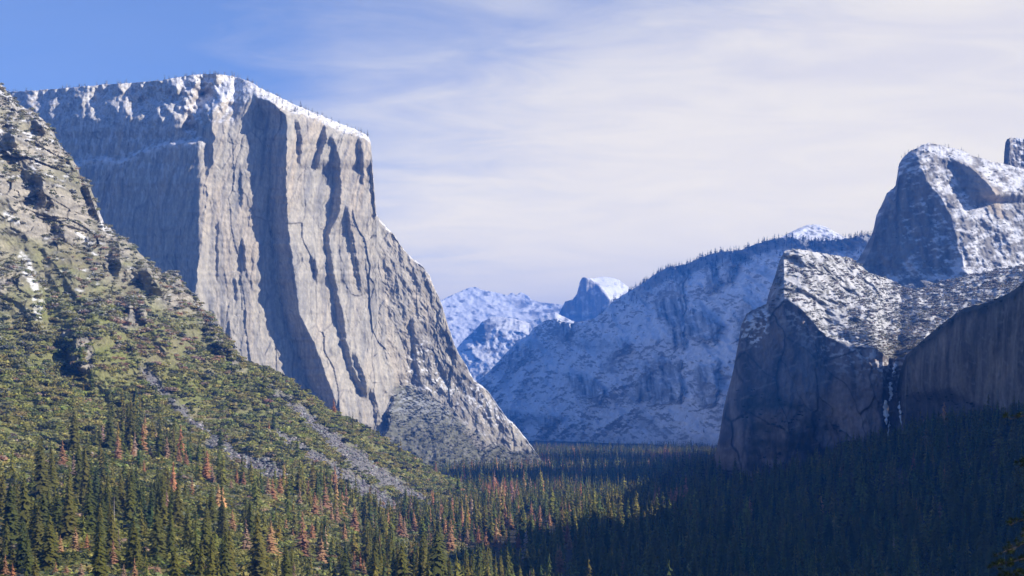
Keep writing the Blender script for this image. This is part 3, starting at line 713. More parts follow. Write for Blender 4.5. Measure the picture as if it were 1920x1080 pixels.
RUST = [(.54,.25,.125),(.50,.28,.14),(.44,.24,.14),(.56,.34,.17),(.42,.30,.22)]
OLIVE = [(.25,.255,.062),(.29,.28,.066),(.215,.23,.06),(.32,.295,.082),(.18,.205,.06),(.33,.30,.095)]

# dead rust red trees, each where the photo shows it: (px, top, foot, tint, label)
DEAD = [
 (626,747,779,0,'lone rust red conifer standing against the base of the great cliff'),
 (117,823,882,0,'tall thin rust red conifer on the brush at the far left'),
 (221,815,870,0,'bright rust red conifer, leftmost of the row across the slope'),
 (249,834,868,0,'small rust red conifer right of the bright red one'),
 (282,835,864,3,'little orange tipped conifer in the middle of the slope row'),
 (270,862,896,0,'narrow red conifer just below the slope row'),
 (313,818,868,4,'tall brown conifer left of the dark red pair'),
 (335,838,874,2,'dark red conifer, left one of the dark pair under the scree'),
 (349,845,882,2,'dark red conifer, right one of the dark pair under the scree'),
 (388,842,908,3,'tall orange brown conifer near the scree chute foot'),
 (398,868,915,0,'rust red conifer touching the tall orange brown one'),
 (360,892,935,3,'pale orange topped conifer below the tall orange brown one'),
 (433,897,925,0,'small red conifer left of the scree chute end'),
 (444,880,915,3,'orange conifer, left of the two under the scree chute'),
 (457,883,918,3,'orange conifer, right of the two under the scree chute'),
 (436,955,1003,0,'red conifer beside a large green one low on the left'),
 (461,972,1042,1,'wide rust brown conifer left of the big dead stand'),
 (163,1000,1046,2,'deep red conifer in the lower left wood'),
 (141,988,1045,4,'greyish pink dead conifer next to the deep red one'),
 (113,1003,1055,2,'dark brown red conifer left of the greyish pink one'),
 (10,1040,1095,3,'orange brown conifer in the lower left corner'),
 (104,1052,1095,3,'orange brown conifer at the bottom edge near the left corner'),
 (124,1060,1100,0,'red conifer at the bottom edge, second from the left corner'),
 (152,1055,1100,3,'orange conifer at the bottom edge under the greyish pink one'),
 (212,1012,1072,1,'brown tinged conifer beneath the white snag'),
 (232,1058,1100,0,'red conifer at the bottom edge right of the brown tinged one'),
 (252,1045,1100,3,'tall orange conifer at the bottom edge below the bare grey tree'),
 (295,1058,1100,4,'faded pinkish conifer at the bottom edge right of the orange one'),
 (502,893,940,0,'rust red conifer, first of the trio at the scree foot'),
 (511,896,944,3,'rust red conifer, second of the trio at the scree foot'),
 (525,888,936,0,'rust red conifer, tallest and last of the trio at the scree foot'),
 (562,912,955,0,'solid red conifer standing alone between green ones'),
 (590,922,972,0,'broad red conifer of the central dead stand'),
 (601,932,972,2,'narrow dark red conifer of the central dead stand'),
 (610,906,962,3,'tall orange conifer behind the central dead stand'),
 (622,945,985,0,'small rust conifer right of the central dead stand'),
 (632,938,988,3,'orange red conifer right of the central dead stand'),
 (665,948,1002,3,'tall half green orange conifer between scree and wood'),
 (508,975,1055,0,'large red brown conifer in front of the central wood'),
 (536,970,1005,3,'orange conifer behind the large red brown one'),
 (567,960,1050,4,'big faded brown conifer with a bare lower half'),
 (549,990,1020,0,'small red conifer beside the faded brown one'),
 (585,978,1020,3,'orange brown conifer right of the faded brown one'),
 (646,978,1022,3,'slim orange conifer in front of the green stand'),
 (603,1008,1065,4,'grey pink dying conifer at the bottom centre left'),
 (664,1033,1082,0,'red conifer at the bottom edge among dark bushes'),
 (682,1048,1090,2,'dark red conifer at the bottom edge right of the red one'),
 (750,958,1010,0,'rust red conifer, left of the cluster under the last scree'),
 (758,970,1012,0,'rust red conifer, middle of the cluster under the last scree'),
 (776,965,1005,3,'orange red conifer, right of the cluster under the last scree'),
 (845,973,1042,0,'tall vivid red conifer at the edge of the shade'),
 (862,988,1020,0,'vivid red conifer just right of the tall vivid one'),
 (876,990,1022,3,'orange conifer in the row along the edge of the shade'),
 (897,985,1020,3,'pale orange conifer rising from the row at the shade edge'),
 (911,990,1022,3,'pale orange conifer with a split top at the shade edge'),
 (930,992,1026,3,'tan orange conifer in the middle of the shade edge'),
 (938,1002,1030,3,'small tan conifer in the middle of the shade edge'),
 (817,866,888,0,'red tipped conifer on the crest where the slope meets the floor'),
 (837,880,895,0,'tiny red conifer low on the crest near the valley floor'),
 (957,960,992,0,'slim red conifer alone in the middle of the lit wood'),
 (972,994,1028,3,'orange brown conifer near the shade edge centre'),
 (996,938,965,3,'tan conifer in the middle of the lit wood'),
 (1012,946,970,0,'red conifer in the middle of the lit wood'),
 (1030,960,985,3,'orange conifer at the right of the lit wood'),
 (1067,995,1030,3,'bright orange conifer, last lit one before the deep shade'),
 (1050,1022,1075,2,'dim brown red conifer in the shade below the orange one'),
]

# ================================================================== WHERE THE CONIFERS STAND
rk, ch, *_ = hl_depth.aux
FOR_P = [(-160,1170),(-160,930),(0,940),(60,905),(110,860),(170,840),(215,815),(290,818),(330,835),(380,858),(430,885),(480,905),(560,910),(640,925),(700,950),(760,962),(800,985),(850,995),(870,940),(900,925),(1010,930),(1010,1170)]
fm = soft(HL.u, HL.y, FOR_P, 10)
gul = np.exp(-np.abs(HL.y-line([(60,640),(207,770),(330,890)], HL.u)+15)/18)*((HL.u > 150) & (HL.u < 340))
dens = (fm*lerp(1/560., 1/230., ss(430, 620, HL.u)) + gul/420. + ss(620, 820, HL.y)/8000.)*(1-ch)
dens = dens*(.45+1.1*np.clip(.5+1.5*fbm(HL.P[...,0]/70, HL.P[...,1]/70, 3, 401), 0, 1))
q, i, j = scatter(HL, dens)
con = [q[q[:,2] > floor_z(q[:,0], q[:,1])-1]]
# on the floor: a jittered grid, wider apart with distance
yy = 1000.
pts = []
while yy < 6600:
    s = 11.5+(yy-1000)/5000*13
    x = np.arange(-.46*yy-60, .46*yy+260, s)
    pts.append(np.stack([x+rng.normal(size=len(x))*s*.38, yy+rng.normal(size=len(x))*s*.38], -1)); yy += s
pts = np.concatenate(pts)
pts = pts[fbm(pts[:,0]/90, pts[:,1]/90, 3, 402)+.25*rng.normal(size=len(pts)) > -.42]
z = floor_z(pts[:,0], pts[:,1])
p3 = np.column_stack([pts, z])
h = 24+9*rng.random(len(p3))
keep = ~hidden(p3[:,0], p3[:,1], z+h) | (rng.random(len(p3)) < .0)
under = depth_at(HL, CX+p3[:,0]/p3[:,1]*F, HY-z/p3[:,1]*F)
keep &= ~((under < p3[:,1]-40) & (p3[:,1] < 1700))
p3 = p3[keep]
con.append(p3); con = np.concatenate(con); nc = len(con)
ch_ = np.where(rng.random(nc) < .15, 44, 33)*(.38+.74*rng.random(nc)**.8)
ch_ = ch_*np.where(con[:,1] > 3000, .92, 1)
cw_ = ch_*(.78+.5*rng.random(nc))
ppx = CX+con[:,0]/con[:,1]*F; ppy = HY-con[:,2]/con[:,1]*F; pph = ch_/con[:,1]*F
rust_p = np.where(ppx > 1100, .008, .085)
for (x0,y0,rx,ry,p) in ((950,868,85,13,.75),(938,935,42,14,.75),(1250,955,40,16,.55),(565,960,120,60,.24),(860,1000,150,40,.22),(300,880,130,50,.15),(1250,860,60,9,.35)):
    rust_p = np.maximum(rust_p, p*np.exp(-(((ppx-x0)/rx)**2+((ppy-y0)/ry)**2)**2))
clear = np.zeros(nc, bool)          # the dead trees stand in front, in the open
for (dx_, yt_, yb_, tint_, lab_) in DEAD:
    dd_ = surface_point(dx_, yb_)[1]
    clear |= (np.abs(ppx-dx_) < 7+.10*pph) & (con[:,1] < dd_+8) & (ppy-pph < yb_-10) & (ppy > yt_)
con, ch_, cw_, ppx, ppy, pph, rust_p = [v[~clear] for v in (con, ch_, cw_, ppx, ppy, pph, rust_p)]; nc = len(con)
isr = (rng.random(nc) < rust_p) & (pph < 62)
inf = (ppx > 4) & (ppx < 1916) & (ppy-pph*.6 < 1076) & ~isr
order = np.argsort(-np.where(inf, pph, 0))
ind = order[:290]; rest = np.setdiff1d(np.arange(nc), ind)
colr = np.where(isr[:,None], pick(RUST, nc), pick(GREEN, nc))
LOD = [([conifer_shape(s, 15, 7) for s in range(6)], (38, 1e9)), ([conifer_shape(s+10, 9, 6) for s in range(6)], (20, 38)), ([conifer_shape(s+20, 6, 5, .18, .06, .05) for s in range(6)], (0, 20))]
names = ['dense conifer forest filling the near valley floor', 'conifer forest spread over the middle of the valley floor', 'far band of conifers at the end of the valley floor']
for (sh, (a, b)), lb in zip(LOD, names):
    m = rest[(pph[rest] >= a) & (pph[rest] < b)]
    if len(m): many('forest', sh, con[m], ch_[m], cw_[m], colr[m], M_FOREST, lb)
print('conifers', nc, [int(((pph[rest] >= a) & (pph[rest] < b)).sum()) for _, (a, b) in LOD])

# ================================================================== SINGLE CONIFERS (the ones that show largest)
M_CROWN = mat('conifer_foliage', .8, (.6,.6,.3), .3, rnd=[tuple(c) for c in GREEN], leaf=.45)
M_RUST = mat('dead_conifer_foliage', .85, (.6,.6,.3), .3, rnd=[tuple(c) for c in RUST], leaf=.3)
M_BARK = mat('bark', .95, (1.5,1.5,.4), .3)
M_GREY = mat('bare_grey_wood', .9, (1.5,1.5,.4), .25)
def trunk_mesh(name, h, r, sides=6, col=(.10,.07,.05)):
    a = np.arange(sides)/sides*6.283; V = []
    for z_, k in ((-.06,1.25),(.1,1),(.55,.6),(.97,.08)):
        V.append(np.stack([np.cos(a)*r*k, np.sin(a)*r*k, np.full(sides, z_*h)], -1))
    V = np.concatenate(V); Fc = [(l*sides+s, l*sides+(s+1) % sides, (l+1)*sides+(s+1) % sides, (l+1)*sides+s) for l in range(3) for s in range(sides)]
    return V, np.array(Fc), np.tile(col, (len(V), 1))
def proto(kind, k, seed, leaf_mat, **kw):
    V, Q, S = conifer_shape(seed, **kw)
    root = bpy.data.objects.new(kind, None); COL.objects.link(root); root.empty_display_size = .1
    t = trunk_mesh('trunk', 1, .012)
    mesh_from('trunk', t[0], t[1], t[2], False, (M_BARK,), root)
    mesh_from('crown', V, Q, np.repeat(S[:,None], 3, 1), False, (leaf_mat,), root)
    return root
def dup(root):
    r = root.copy(); COL.objects.link(r)
    for c in root.children:
        d = c.copy(); COL.objects.link(d); d.parent = r
    return r
def zone(px, py):
    if py < 900: return 'on the brushy slope under the scree chutes' if px < 480 else 'at the far edge of the sunlit wood'
    if px < 170: return 'in the sunlit wood at the lower left corner'
    if px < 330: return 'in the sunlit wood below the rust red row'
    if px < 500: return 'in the sunlit wood just left of the scree foot'
    if px < 640: return 'among the dead red trees below the scree'
    if px < 860: return 'in the sunlit wood along the foot of the scree slope'
    if px < 1110: return 'where sunlight meets the shade on the valley floor'
    if px < 1400: return 'in the shaded wood at the bottom centre right'
    if px < 1650: return 'in deep shade below the dark cliff'
    return 'in deep shade under the leaning rock wall'
used = {}
protos = []
for k in range(8): protos.append(proto('conifer_tree', k, 500+k, M_CROWN, levels=36+k % 3*5, nb=15, bw=.15, r=.155+.014*(k % 4), bare=.05+.03*(k % 3), gap=.06+.05*(k % 2)))
first = set()
for c, n in enumerate(sorted(ind, key=lambda n: ppx[n])):
    k = rng.integers(8) if len(first) == 8 else c % 8
    if k not in first: o = protos[k]; first.add(k)
    else: o = dup(protos[k])
    o.location = con[n]; o.rotation_euler = (0,0,rng.random()*6.28); s = ch_[n]; wd = cw_[n]; o.scale = (wd, wd, s)
    look = ('tall' if pph[n] > 72 else 'short' if pph[n] < 56 else 'mid height') + ' ' + ('slender' if wd/s < .95 else 'broad' if wd/s > 1.15 else 'pointed')
    shade = 'green conifer' if ppx[n] < 1000 else 'dark green conifer'
    o['label'] = f'{look} {shade} {zone(ppx[n], ppy[n])}'; o['category'] = 'conifer'; o['group'] = 'green conifers in the valley wood'
dprot = [proto('dead_conifer', k, 700+k, M_RUST, levels=30, nb=12, bw=.16, r=.16+.012*k, bare=.05, gap=.3, droop=.25) for k in range(5)]
dfirst = set()
for c, (px, yt, yb, tint, lab) in enumerate(DEAD):
    p = surface_point(px, yb); hgt = (yb-yt)/F*p[1]
    k = c % 5
    if k in dfirst: o = dup(dprot[k])
    else: o = dprot[k]; dfirst.add(k)
    o.location = p; w_ = max(hgt, 16)*(1.0+.4*rng.random()); o.scale = (w_, w_, hgt); o.rotation_euler = (0,0,rng.random()*6.28)
    tag(o, lab, 'dead conifer', 'dead rust coloured conifers')

# bare grey trees
def bare_tree(p, h, spread, seed, label, lean=0.0):
    g = random.Random(seed); root = bpy.data.objects.new('bare_tree', None); COL.objects.link(root); root.location = p
    tag(root, label, 'bare tree')
    V, Fc, Cc = trunk_mesh('trunk', h, h*.016, 6, (.34,.31,.29)); mesh_from('trunk', V, Fc, Cc, False, (M_GREY,), root)
    V = []; Q = []
    def tube(a, b, r0, r1):
        d = (b-a); u_ = d.cross(Vector((.3,.7,.2))).normalized(); v_ = d.cross(u_).normalized(); n = len(V)
        for q_, r_ in ((a,r0),(b,r1)):
            for t in (0,2.09,4.19): V.append(q_+u_*math.cos(t)*r_+v_*math.sin(t)*r_)
        for s in range(3): Q.append((n+s, n+(s+1) % 3, n+3+(s+1) % 3, n+3+s))
    def grow(a, d, l, r, lev):
        b = a+d*l; tube(a, b, r, r*.6)
        if lev:
            for _ in range(3):
                nd = (d+Vector((g.uniform(-.8,.8),g.uniform(-.8,.8),g.uniform(-.2,.5)))).normalized(); grow(a+d*l*g.uniform(.5,1), nd, l*.6, r*.55, lev-1)
    for k in range(14):
        t = g.uniform(.35,.95); a = g.uniform(0,6.28)
        grow(Vector((0,0,h*t)), Vector((math.cos(a),math.sin(a),.35)).normalized(), spread*(1.1-t)*g.uniform(.6,1.1), h*.006, 2 if spread > 2 else 1)
    mesh_from('branches', np.array([tuple(v) for v in V]), np.array(Q), np.tile((.30,.26,.26), (len(V),1)), False, (M_GREY,), root)
p = surface_point(214, 998); bare_tree(p, 70/F*p[1], 1.6, 1, 'thin white snag standing in front of dark brush low on the left')
p = surface_point(243, 990); bare_tree(p, 48/F*p[1], 7.5, 2, 'bare grey leafless tree right of the white snag')
p = surface_point(607, 1050); bare_tree(p, 50/F*p[1], 5, 3, 'bare grey brown tree in front of the dead red stand')

# ================================================================== BRUSH ON THE HILLSIDE
X = HL.P[...,0]; Y = HL.P[...,1]
low = ss(520, 700, HL.y)
dens = (1-ch)*(1-.5*rk)*(.5+.5*low)/36.*np.clip(.35+1.5*(.5+fbm(X/50, (Y+HL.P[...,2])/50, 3, 411)), .12, 1.6)
dens = dens*(1-.35*fm)
q, i, j = scatter(HL, dens)
q = q[q[:,2] > floor_z(q[:,0], q[:,1])-2]
n = len(q)
qpx = CX+q[:,0]/q[:,1]*F; qpy = HY-q[:,2]/q[:,1]*F
wd = (6.5+9.5*rng.random(n)**1.6)*np.where(qpy < 560, .72, 1)*(1+.25*fbm(q[:,0]/60, q[:,1]/60, 2, 412))
hg = wd*(.62+.25*rng.random(n))
col = pick(OLIVE, n)
up = ss(690, 470, qpy)
col = col*(1-up[:,None]*.5)+np.array([.14,.125,.10])*up[:,None]*.5
pink = (np.exp(-(((qpx-270)/95)**2+((qpy-625)/60)**2)) + .4*np.exp(-(((qpx-170)/120)**2+((qpy-520)/70)**2)))*.42
m = rng.random(n) < pink+.03
col[m] = pick([(.36,.23,.15),(.30,.22,.15),(.38,.25,.14)], int(m.sum()))
dk = rng.random(n) < .12
col[dk] = pick([(.035,.045,.026),(.045,.052,.03)], int(dk.sum()))
frost = np.clip(ss(760, 480, qpy)*.75 + .12*rng.normal(size=n), 0, .8)*(.4+.6*rng.random(n)) + .10
BUSH = [bush_shape(s, 95) for s in range(7)]; BUSHL = [bush_shape(s+20, 34, size=.36) for s in range(7)]
sz = wd/q[:,1]*F
inf = (qpx > 3) & (qpx < 1010) & (qpy < 1075) & ~hidden(q[:,0], q[:,1], q[:,2]+hg*.8, 25) & ~m & ~dk & (qpy > 650)
order = np.argsort(-np.where(inf, sz, 0))[:280]
rest = np.setdiff1d(np.arange(n), order)
many('shrubbery', BUSH, q[rest], hg[rest], wd[rest], col[rest], M_FOREST, 'olive and frosted brush covering the left hillside', frost[rest])
M_BUSH = mat('oak_foliage', .8, (.5,.5,.5), .3, rnd=OLIVE, leaf=.45)
bp = []
for s in range(6):
    V, Q, S = bush_shape(40+s, 190, 7, size=.18)
    o = mesh_from('shrub', V, Q, np.repeat(S[:,None], 3, 1), False, (M_BUSH,)); bp.append(o)
def bzone(px, py):
    if px < 130 and py < 830: return 'on the front spur above the lower left wood'
    if py < 730 and px < 330: return 'in the dark gully below the grey crag'
    if px < 330: return 'on the slope around the rust red row' if py < 900 else 'in the lower left sunlit wood'
    if py < 760: return 'high on the slope left of the long scree chute' if px < 480 else 'along the crest above the long scree chute'
    if px < 560: return 'between the two scree chutes' if py < 900 else 'at the foot of the lower scree chute'
    if px < 760: return 'between the long scree chute and the crest' if py < 880 else 'below the end of the lower scree chute'
    return 'where the brushy slope runs out onto the valley floor'
for c, n_ in enumerate(sorted(order, key=lambda t: qpx[t])):
    k = c % 6
    if c < 6: o = bp[k]
    else: o = bp[k].copy(); COL.objects.link(o)
    o.location = q[n_]; o.scale = (wd[n_], wd[n_], hg[n_]*1.05); o.rotation_euler = (0,0,rng.random()*6.28)
    look = 'large rounded' if sz[n_] > np.median(sz[order]) else 'rounded'
    tag(o, f'{look} olive green oak shrub {bzone(qpx[n_], qpy[n_])}', 'shrub', 'oak shrubs on the left hillside')
# dark undergrowth between the conifers
fq, i, j = scatter(HL, fm*(1-ch)*lerp(1/40., 1/110., ss(430, 620, HL.u)))
fq = fq[fq[:,2] > floor_z(fq[:,0], fq[:,1])-1]; n = len(fq)
w_ = 6+9*rng.random(n)**1.5; many('undergrowth', BUSH, fq, w_*.7, w_, pick(OLIVE+GREEN, n), M_FOREST, 'leafy undergrowth between the conifers on the lower slope')
print('bush', len(q), 'under', n)
# scree
sq, i, j = scatter(HL, ch/7.)
n = len(sq); w_ = .8+4.2*rng.random(n)**5
M_SCREE = mat('scree_rock', .9, (.8,.8,.8), .3)
many('scree_rubble', [rock_shape(s) for s in range(8)], sq, w_*.8, w_, pick([(.17,.165,.168),(.11,.108,.11),(.24,.23,.23),(.08,.08,.082)], n), M_SCREE, 'grey broken rock lying in the scree chutes')
print('scree', n)

# ================================================================== FAR TREES AND BRUSH
SMALL = [conifer_shape(s+60, 5, 5, .2, .03, .05) for s in range(6)]
TINYB = [bush_shape(s+80, 16, 5, size=.5) for s in range(6)]
def belt(R, dens, h0, h1, cols, label, frost=.4, wide=1.0, crest=0, cx=None):
    q, i, j = scatter(R, dens)
    if crest:
        js = np.nonzero((R.us > cx[0]) & (R.us < cx[1]))[0]; pw_ = np.clip(fbm(R.us[js]/17, R.us[js]*0+1.7, 4, 7)+.25, .06, 1); jj = rng.choice(js, crest, p=pw_/pw_.sum()); 
        c = R.P[0, jj]+np.stack([rng.normal(size=crest)*3, rng.random(crest)*30, np.zeros(crest)], -1); q = np.concatenate([q, c])
    n = len(q); h_ = h0*.6+(h1-h0*.6)*rng.random(n)**1.5
    many('treeline', SMALL, q, h_, h_*wide*(.8+.4*rng.random(n)), pick(cols, n), M_FOREST, label, np.full(n, frost))
    return n
DKG = [(.03,.038,.032),(.04,.046,.036),(.05,.052,.045)]
GRY = [(.16,.15,.14),(.10,.10,.09),(.24,.235,.23)]
a = ec_depth.aux
d = ss(26, 4, EC.tc)*(EC.u < 700)/lerp(700., 260., ss(430, 500, EC.u))
print('rim', belt(EC, d, 6, 17, GRY+DKG, 'frosted trees along the rim of the great cliff', .45, 1.0, 330, (10, 690)))
d = (ss(46, 10, SR.tc+14*fbm(SR.u/22, SR.y/14, 3, 3))*ss(1130, 1230, SR.u) + .55*ss(14, 2, SR.tc)*ss(1060, 1160, SR.u))/520. + (SR.tc > 5)/16000.*ss(1100,1300,SR.u)
print('ridge', belt(SR, d, 14, 34, DKG, 'dark conifers along the crest of the long snowy ridge', .25, 1.1, 520, (1100, 1660)))
d = ss(16, 3, MC.tc)/500.+np.zeros_like(MC.u)
belt(MC, d*(MC.u < 1960), 5, 13, DKG+GRY, 'small trees on the crest of the tall snowy rock', .4, 1.2, 40, (1690, 1930))
d = (SR.P[...,2] < -40)/500.
def brush(R, dens, w0, w1, cols, label, frost, name='shrubbery', sh=TINYB, rat=.65):
    q, i, j = scatter(R, dens); n = len(q); w_ = w0+(w1-w0)*rng.random(n)**1.5
    many(name, sh, q, w_*rat, w_, pick(cols, n), M_FOREST, label, frost*(.45+.9*rng.random(n))); return n
c, e, *_ = lc_depth.aux
vis = (LC.u < 1960)
d = (1-c)*vis/48.*np.clip(.6+1.4*fbm(LC.P[...,0]/40, LC.P[...,1]/60, 3, 431), .1, 1.3)
lipf = np.exp(-(((LC.u-1675)/45)**2+((LC.y-655)/22)**2))
print('lc brush', brush(LC, d, 4, 13, [(.16,.145,.11),(.19,.165,.12),(.11,.105,.085),(.22,.19,.14)], 'snow dusted brush over the hanging valley', .6))
brush(LC, lipf*(1-c)/40., 3.5, 8, [(.20,.17,.09),(.16,.14,.07),(.24,.21,.13)], 'tan sunlit brush at the lip of the notch', .1)
d = c*soft(LC.u, LC.y, LC_BR, 14)*vis/140.
brush(LC, d, 5, 13, DKG, 'dark brush clinging to the shaded cliff foot', .0)
d = mc_depth.d*0 + ((MC.tc > 10) & (MC.u < 1960))/260.*np.clip(.5+1.5*fbm(MC.P[...,0]/50, MC.P[...,2]/50, 3, 432), 0, 1.3)
brush(MC, d, 4, 10, [(.12,.11,.09),(.08,.08,.07)], 'snow dusted brush on the tall rock slopes', .8)
d = a['ta']/40.*np.clip(.5+1.5*fbm(EC.P[...,0]/40, EC.P[...,2]/40, 3, 433), .1, 1.3)
print('ec talus', brush(EC, d, 4, 10, [(.06,.066,.04),(.08,.08,.045),(.11,.105,.07)], 'brush on the talus under the great cliff', .15))
d = soft(EC.u, EC.y, [(760,730),(890,722),(960,800),(930,830),(850,745),(780,760)], 8)/160.
belt(EC, d, 8, 18, GREEN, 'scattered conifers on the ledges under the great cliff', .2)
d = ((LT.y > line([(1690,735),(1740,735),(1775,728),(1815,745),(1850,770),(1920,782),(2000,800)], LT.u)) & (LT.u < 1990))/150.
brush(LT, d, 5, 12, DKG, 'dark brush under the leaning wall', .0)
d = (LT.tc < 16)*(LT.u < 2000)/150.
brush(LT, d, 4, 9, DKG, 'dark brush along the rim of the leaning wall', .1)

# ================================================================== FROZEN WATERFALL
M_ICE = mat('ice', .5, (.3,.3,.1), .15, spec=.5)
wf = bpy.data.objects.new('waterfall', None); COL.objects.link(wf); dd = float(depth_at(LC, 1668, 840)); wf.location = ((1668-CX)/F*dd, dd, (HY-850)/F*dd)
tag(wf, 'thin frozen waterfall, broken white streaks on the dark cliff below the notch', 'waterfall')
for k, (xa, ya, xb, yb, w_) in enumerate([(1679,678,1674,706,7),(1669,716,1671,745,9),(1672,735,1668,752,6),(1660,750,1662,796,12),(1687,752,1690,796,8),(1691,806,1688,830,6),(1660,822,1656,843,13),(1662,843,1680,851,6),(1668,790,1664,822,4)]):
    nn = 26; t = np.linspace(0, 1, nn); cxp = xa+(xb-xa)*t+1.6*noise(t*5, t*0+k, 7); cyp = ya+(yb-ya)*t
    ww = w_*.5*np.clip(np.sin(np.pi*np.clip(t*.96+.02,0,1))**.5*(.75+1.1*noise(t*6, t*0+k*3, 9)), .12, 1.5)
    m5 = 5; V = np.zeros((nn, m5, 3)); base = np.minimum(depth_at(LC, cxp, cyp), depth_at(LC, cxp+3, cyp))-14
    for r in range(m5):
        f = r/(m5-1)*2-1; x = cxp+f*ww+.8*noise(t*11+r, t*0+k, 12)*(abs(f) > .6); dp = base-2.2*(1-f*f)
        V[:,r] = np.stack([(x-CX)/F*dp, dp, (HY-cyp)/F*dp], -1)
    V = V.reshape(-1,3)-np.array(wf.location)
    mesh_from('ice_streak', V, grid_faces(nn, m5), np.tile((.85,.87,.9), (nn*m5,1)), True, (M_ICE,), wf)

# ================================================================== NEAR PINE AT THE RIGHT EDGE
g = random.Random(9)
def px2(px, py, d): return Vector(((px-CX)/F*d, d, (HY-py)/F*d))
DN = 75.0
tb = px2(2010, 780, DN); gz0 = float(floor_z(np.array([tb.x]), np.array([DN]))[0])
np_ = bpy.data.objects.new('pine_tree', None); COL.objects.link(np_); np_.location = (tb.x, tb.y, gz0)
tag(np_, 'near pine reaching its green branches in from the right edge', 'pine')
V, Fc, Cc = trunk_mesh('trunk', 36, .32, 10, (.12,.08,.06)); mesh_from('trunk', V, Fc, Cc, False, (M_BARK,), np_)
LV = []; LQ = []; TV = []; TQ = []; TC = []
def tube(a, b, r0, r1):
    d = b-a; u_ = d.cross(Vector((.3,.2,.9))).normalized(); v_ = d.cross(u_).normalized(); n = len(LV)
    for q_, r_ in ((a,r0),(b,r1)):
        for t in range(5): LV.append(q_+u_*math.cos(t*1.2566)*r_+v_*math.sin(t*1.2566)*r_)
    for s in range(5): LQ.append((n+s, n+(s+1) % 5, n+5+(s+1) % 5, n+5+s))
def tuft(p, r, n=46):
    for _ in range(n):
        d = Vector((g.gauss(0,1),g.gauss(0,1),g.gauss(.35,.8))).normalized(); s_ = d.cross(Vector((g.random(),g.random(),g.random()))).normalized()*r*.05
        a = p+d*r*.12; b = p+d*r*g.uniform(.75,1.1); k = len(TV); TV.extend([a-s_, a+s_, b+s_*.4, b-s_*.4]); TQ.append((k,k+1,k+2,k+3)); q_ = g.uniform(.7,1.3); TC.extend([(.045*q_,.066*q_,.02*q_)]*4)
orig = Vector(np_.location)
limbs = [((2010,775),(1893,786),9),((2010,850),(1905,878),12),((2010,950),(1893,985),26),((2012,965),(1915,1000),18),((2010,1005),(1868,1040),30),((2012,1040),(1850,1066),34),((2012,1075),(1880,1082),30),((2012,900),(1960,930),14)]
for (a, b, n) in limbs:
    A = px2(*a, DN)-orig; B = px2(*b, DN+g.uniform(-2,2))-orig; M = (A+B)/2+Vector((0,0,.25)); tube(A, M, .06, .035); tube(M, B, .035, .012)
    for k in range(n):
        t = g.uniform(.35,1.0); c_ = M.lerp(B, t*2-1) if t > .5 else A.lerp(M, t*2)
        tip = c_+Vector((g.uniform(-.5,.3),g.uniform(-.6,.6),g.uniform(-.25,.35)))*(1.15-t*.5); tube(c_, tip, .012, .006); tuft(tip, g.uniform(.16,.26))
# the rest of its crown, outside the frame
for k in range(150):
    z_ = g.uniform(12, 36); R_ = (38-z_)*.16+.6; a_ = g.uniform(-1.7,1.7); c0 = Vector((0,0,z_)); c_ = c0+Vector((math.cos(a_)*R_, math.sin(a_)*R_, -.4)); tube(c0, c_, .05, .012)
    for _ in range(3): tuft(c0.lerp(c_, g.uniform(.5,1))+Vector((g.uniform(-.4,.4),g.uniform(-.4,.4),g.uniform(-.2,.3))), .32, 26)
M_NEEDLE = mat('pine_needles', .7, (4,4,4), .25)
mesh_from('limbs', np.array([tuple(v) for v in LV]), np.array(LQ), np.tile((.13,.10,.085), (len(LV),1)), False, (M_BARK,), np_)
mesh_from('needles', np.array([tuple(v) for v in TV]), np.array(TQ), np.array(TC), False, (M_NEEDLE,), np_)
# ================================================================== SKY, SUN, AIR, CAMERA
SUN_AZ, SUN_EL = math.radians(104), math.radians(28)      # azimuth clockwise from the view direction
w = bpy.data.worlds.new('World'); scene.world = w; w.use_nodes = True
nt = w.node_tree; N = nt.nodes; L = nt.links; N.clear()
out = N.new('ShaderNodeOutputWorld'); bg = N.new('ShaderNodeBackground'); bg.inputs['Strength'].default_value = .081
sky = N.new('ShaderNodeTexSky'); sky.sky_type = 'NISHITA'; sky.sun_disc = False
sky.sun_elevation = SUN_EL; sky.sun_rotation = SUN_AZ; sky.altitude = 1300; sky.air_density = 1.0; sky.dust_density = .3; sky.ozone_density = 2.0
tc = N.new('ShaderNodeTexCoord'); sep = N.new('ShaderNodeSeparateXYZ'); L.new(tc.outputs['Generated'], sep.inputs[0])
def math_(op, a, b=None, c=None):
    n = N.new('ShaderNodeMath'); n.operation = op
    for i, v in enumerate((a, b, c)):
        if v is None: continue
        if isinstance(v, (int, float)): n.inputs[i].default_value = v
        else: L.new(v, n.inputs[i])
    return n.outputs[0]
def smooth_(v, a, b):
    n = N.new('ShaderNodeMapRange'); n.interpolation_type = 'SMOOTHSTEP'; L.new(v, n.inputs[0]); n.inputs[1].default_value = a; n.inputs[2].default_value = b
    return n.outputs[0]
X, Y, Z = sep.outputs
zc = math_('ADD', math_('MAXIMUM', Z, 0.0), .16)
cu = math_('DIVIDE', X, zc); cv = math_('DIVIDE', Y, zc)         # position on a high cloud layer
cmb = N.new('ShaderNodeCombineXYZ'); L.new(math_('MULTIPLY', cu, .9), cmb.inputs[0]); L.new(math_('MULTIPLY', cv, .9), cmb.inputs[1])
rot = N.new('ShaderNodeMapping'); rot.inputs['Rotation'].default_value = (0,0,math.radians(-25)); rot.inputs['Scale'].default_value = (1.0,2.0,1); L.new(cmb.outputs[0], rot.inputs[0])
